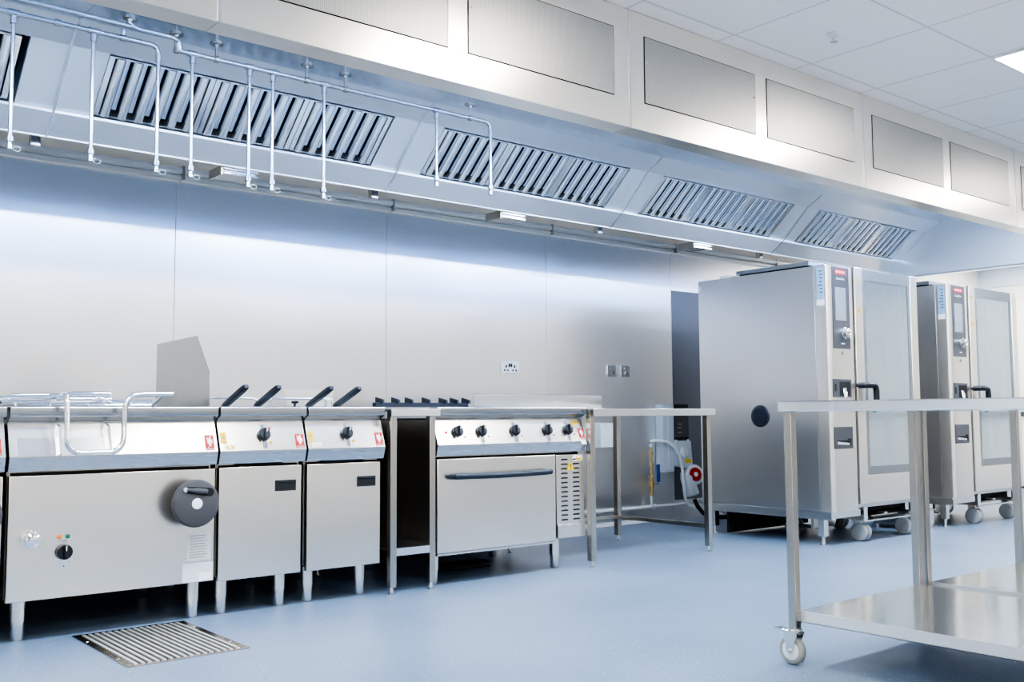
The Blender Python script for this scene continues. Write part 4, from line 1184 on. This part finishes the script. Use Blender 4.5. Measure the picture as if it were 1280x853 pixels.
t = MB().tube([(6.62,YW-0.10,0.15),(6.70,YW-0.22,0.10),(6.80,YW-0.26,0.03),(7.0,YW-0.27,0.016)], 0.014, 8).build('drain_hose', 'grey', None, origin=(6.7, YW-0.2, 0.02))
tag(t, 'pale hose on the floor behind the nearer oven, beside the black cable', 'hose')
t = thing('gas_riser', 'brass valve riser with a blue lever on the wall below the table', 'valve', (6.09, YW-0.05, 0.15))
gy = YW-0.05
MB().lathe((6.09,gy,0.13),(0,0,1),[(0,0.010),(0.09,0.010)],12).build('tail_pipe', 'white', t)
MB().lathe((6.09,gy,0.215),(0,0,1),[(0,0.014),(0.02,0.014),(0.022,0.021),(0.05,0.021),(0.052,0.015),(0.07,0.015),(0.075,0.026),(0.11,0.026),(0.114,0.016),(0.14,0.016),(0.142,0.022),(0.16,0.022),(0.163,0.012),(0.24,0.012),(0.242,0.019),(0.265,0.019),(0.267,0.012),(0.33,0.012),(0.332,0.018),(0.36,0.018),(0.362,0.012),(0.40,0.012)],14).build('valve_body', 'brass', t)
MB().lathe((6.09,gy,0.612),(0,0,1),[(0,0.018),(0.025,0.018)],12).build('top_union', 'white', t)
lv = MB().cyl((6.09,gy,0.31),(6.155,gy-0.02,0.31),0.008,None,8).build('lever_spindle', 'chrome', t)
box(6.14, 6.165, gy-0.03, gy-0.012, 0.325, 0.47).build('lever', 'blue', t, 0.004)
t = MB().tube([(6.09,gy,0.6505),(6.10,gy-0.008,0.660),(6.13,gy-0.03,0.664),(6.20,gy-0.075,0.655),(6.28,gy-0.085,0.61),(6.345,gy-0.085,0.53),(6.375,gy-0.085,0.42),(6.385,gy-0.085,0.30),(6.40,gy-0.085,0.19),(6.44,gy-0.09,0.125),(6.50,gy-0.10,0.105)], 0.0125, 10).build('white_hose', 'white', None, origin=(6.09, gy, 0.64))
tag(t, 'white flexible hose arching from the brass valve past the grey isolator', 'hose')
t = thing('wall_pipe', 'thin white pipe running low along the steel wall to the brass valve', 'pipe', (5.0, YW-0.04, 0.13))
MB().tube([(2.5,YW-0.04,0.128),(7.2,YW-0.04,0.128)], 0.012, 10).build('pipe_run', 'white', t)
for x in (4.3, 5.35, 6.14, 6.9):
    MB().cyl((x-0.012,YW-0.04,0.128),(x+0.012,YW-0.04,0.128),0.018,None,12).build('coupling', 'white', t)
t = MB().tube([(3.45+0.13*math.cos(a)+0.01*a, 4.72+0.10*math.sin(a), 0.012+0.004*math.sin(3*a)) for a in [i*0.42 for i in range(34)]], 0.010, 8).build('power_cable', 'cable', None, origin=(3.45, 4.72, 0.0))
tag(t, 'coil of black cable on the floor under the oven range', 'cable')

# ------------------------------------------------------------------ camera, world, colour
f, yaw, pitch, roll, H = 1249.0, math.radians(39.562), math.radians(4.261), math.radians(-0.3212), 0.875
fw = Vector((math.sin(yaw)*math.cos(pitch), math.cos(yaw)*math.cos(pitch), math.sin(pitch)))
rt = Vector((math.cos(yaw), -math.sin(yaw), 0)); up = rt.cross(fw)
r2 = rt*math.cos(roll)+up*math.sin(roll); u2 = -rt*math.sin(roll)+up*math.cos(roll)
cam_d = bpy.data.cameras.new('camera')
cam_d.sensor_width = 36; cam_d.lens = f*36/1280
cam_d.clip_start = 0.05
cam = bpy.data.objects.new('camera', cam_d)
COL.objects.link(cam)
cam.matrix_world = Matrix(((r2.x,u2.x,-fw.x,0),(r2.y,u2.y,-fw.y,0),(r2.z,u2.z,-fw.z,H),(0,0,0,1)))
scene.camera = cam

w = bpy.data.worlds.new('world'); scene.world = w
w.use_nodes = True
w.node_tree.nodes['Background'].inputs['Color'].default_value = (0.85, 0.92, 1, 1)
w.node_tree.nodes['Background'].inputs['Strength'].default_value = 0.3
scene.view_settings.view_transform = 'AgX'
scene.view_settings.look = 'AgX - High Contrast'
scene.view_settings.exposure = 0.5
scene.view_settings.gamma = 1.0
scene.cycles.use_denoising = True
scene.cycles.max_bounces = 8
scene.cycles.diffuse_bounces = 4
scene.cycles.glossy_bounces = 6
scene.cycles.sample_clamp_indirect = 6
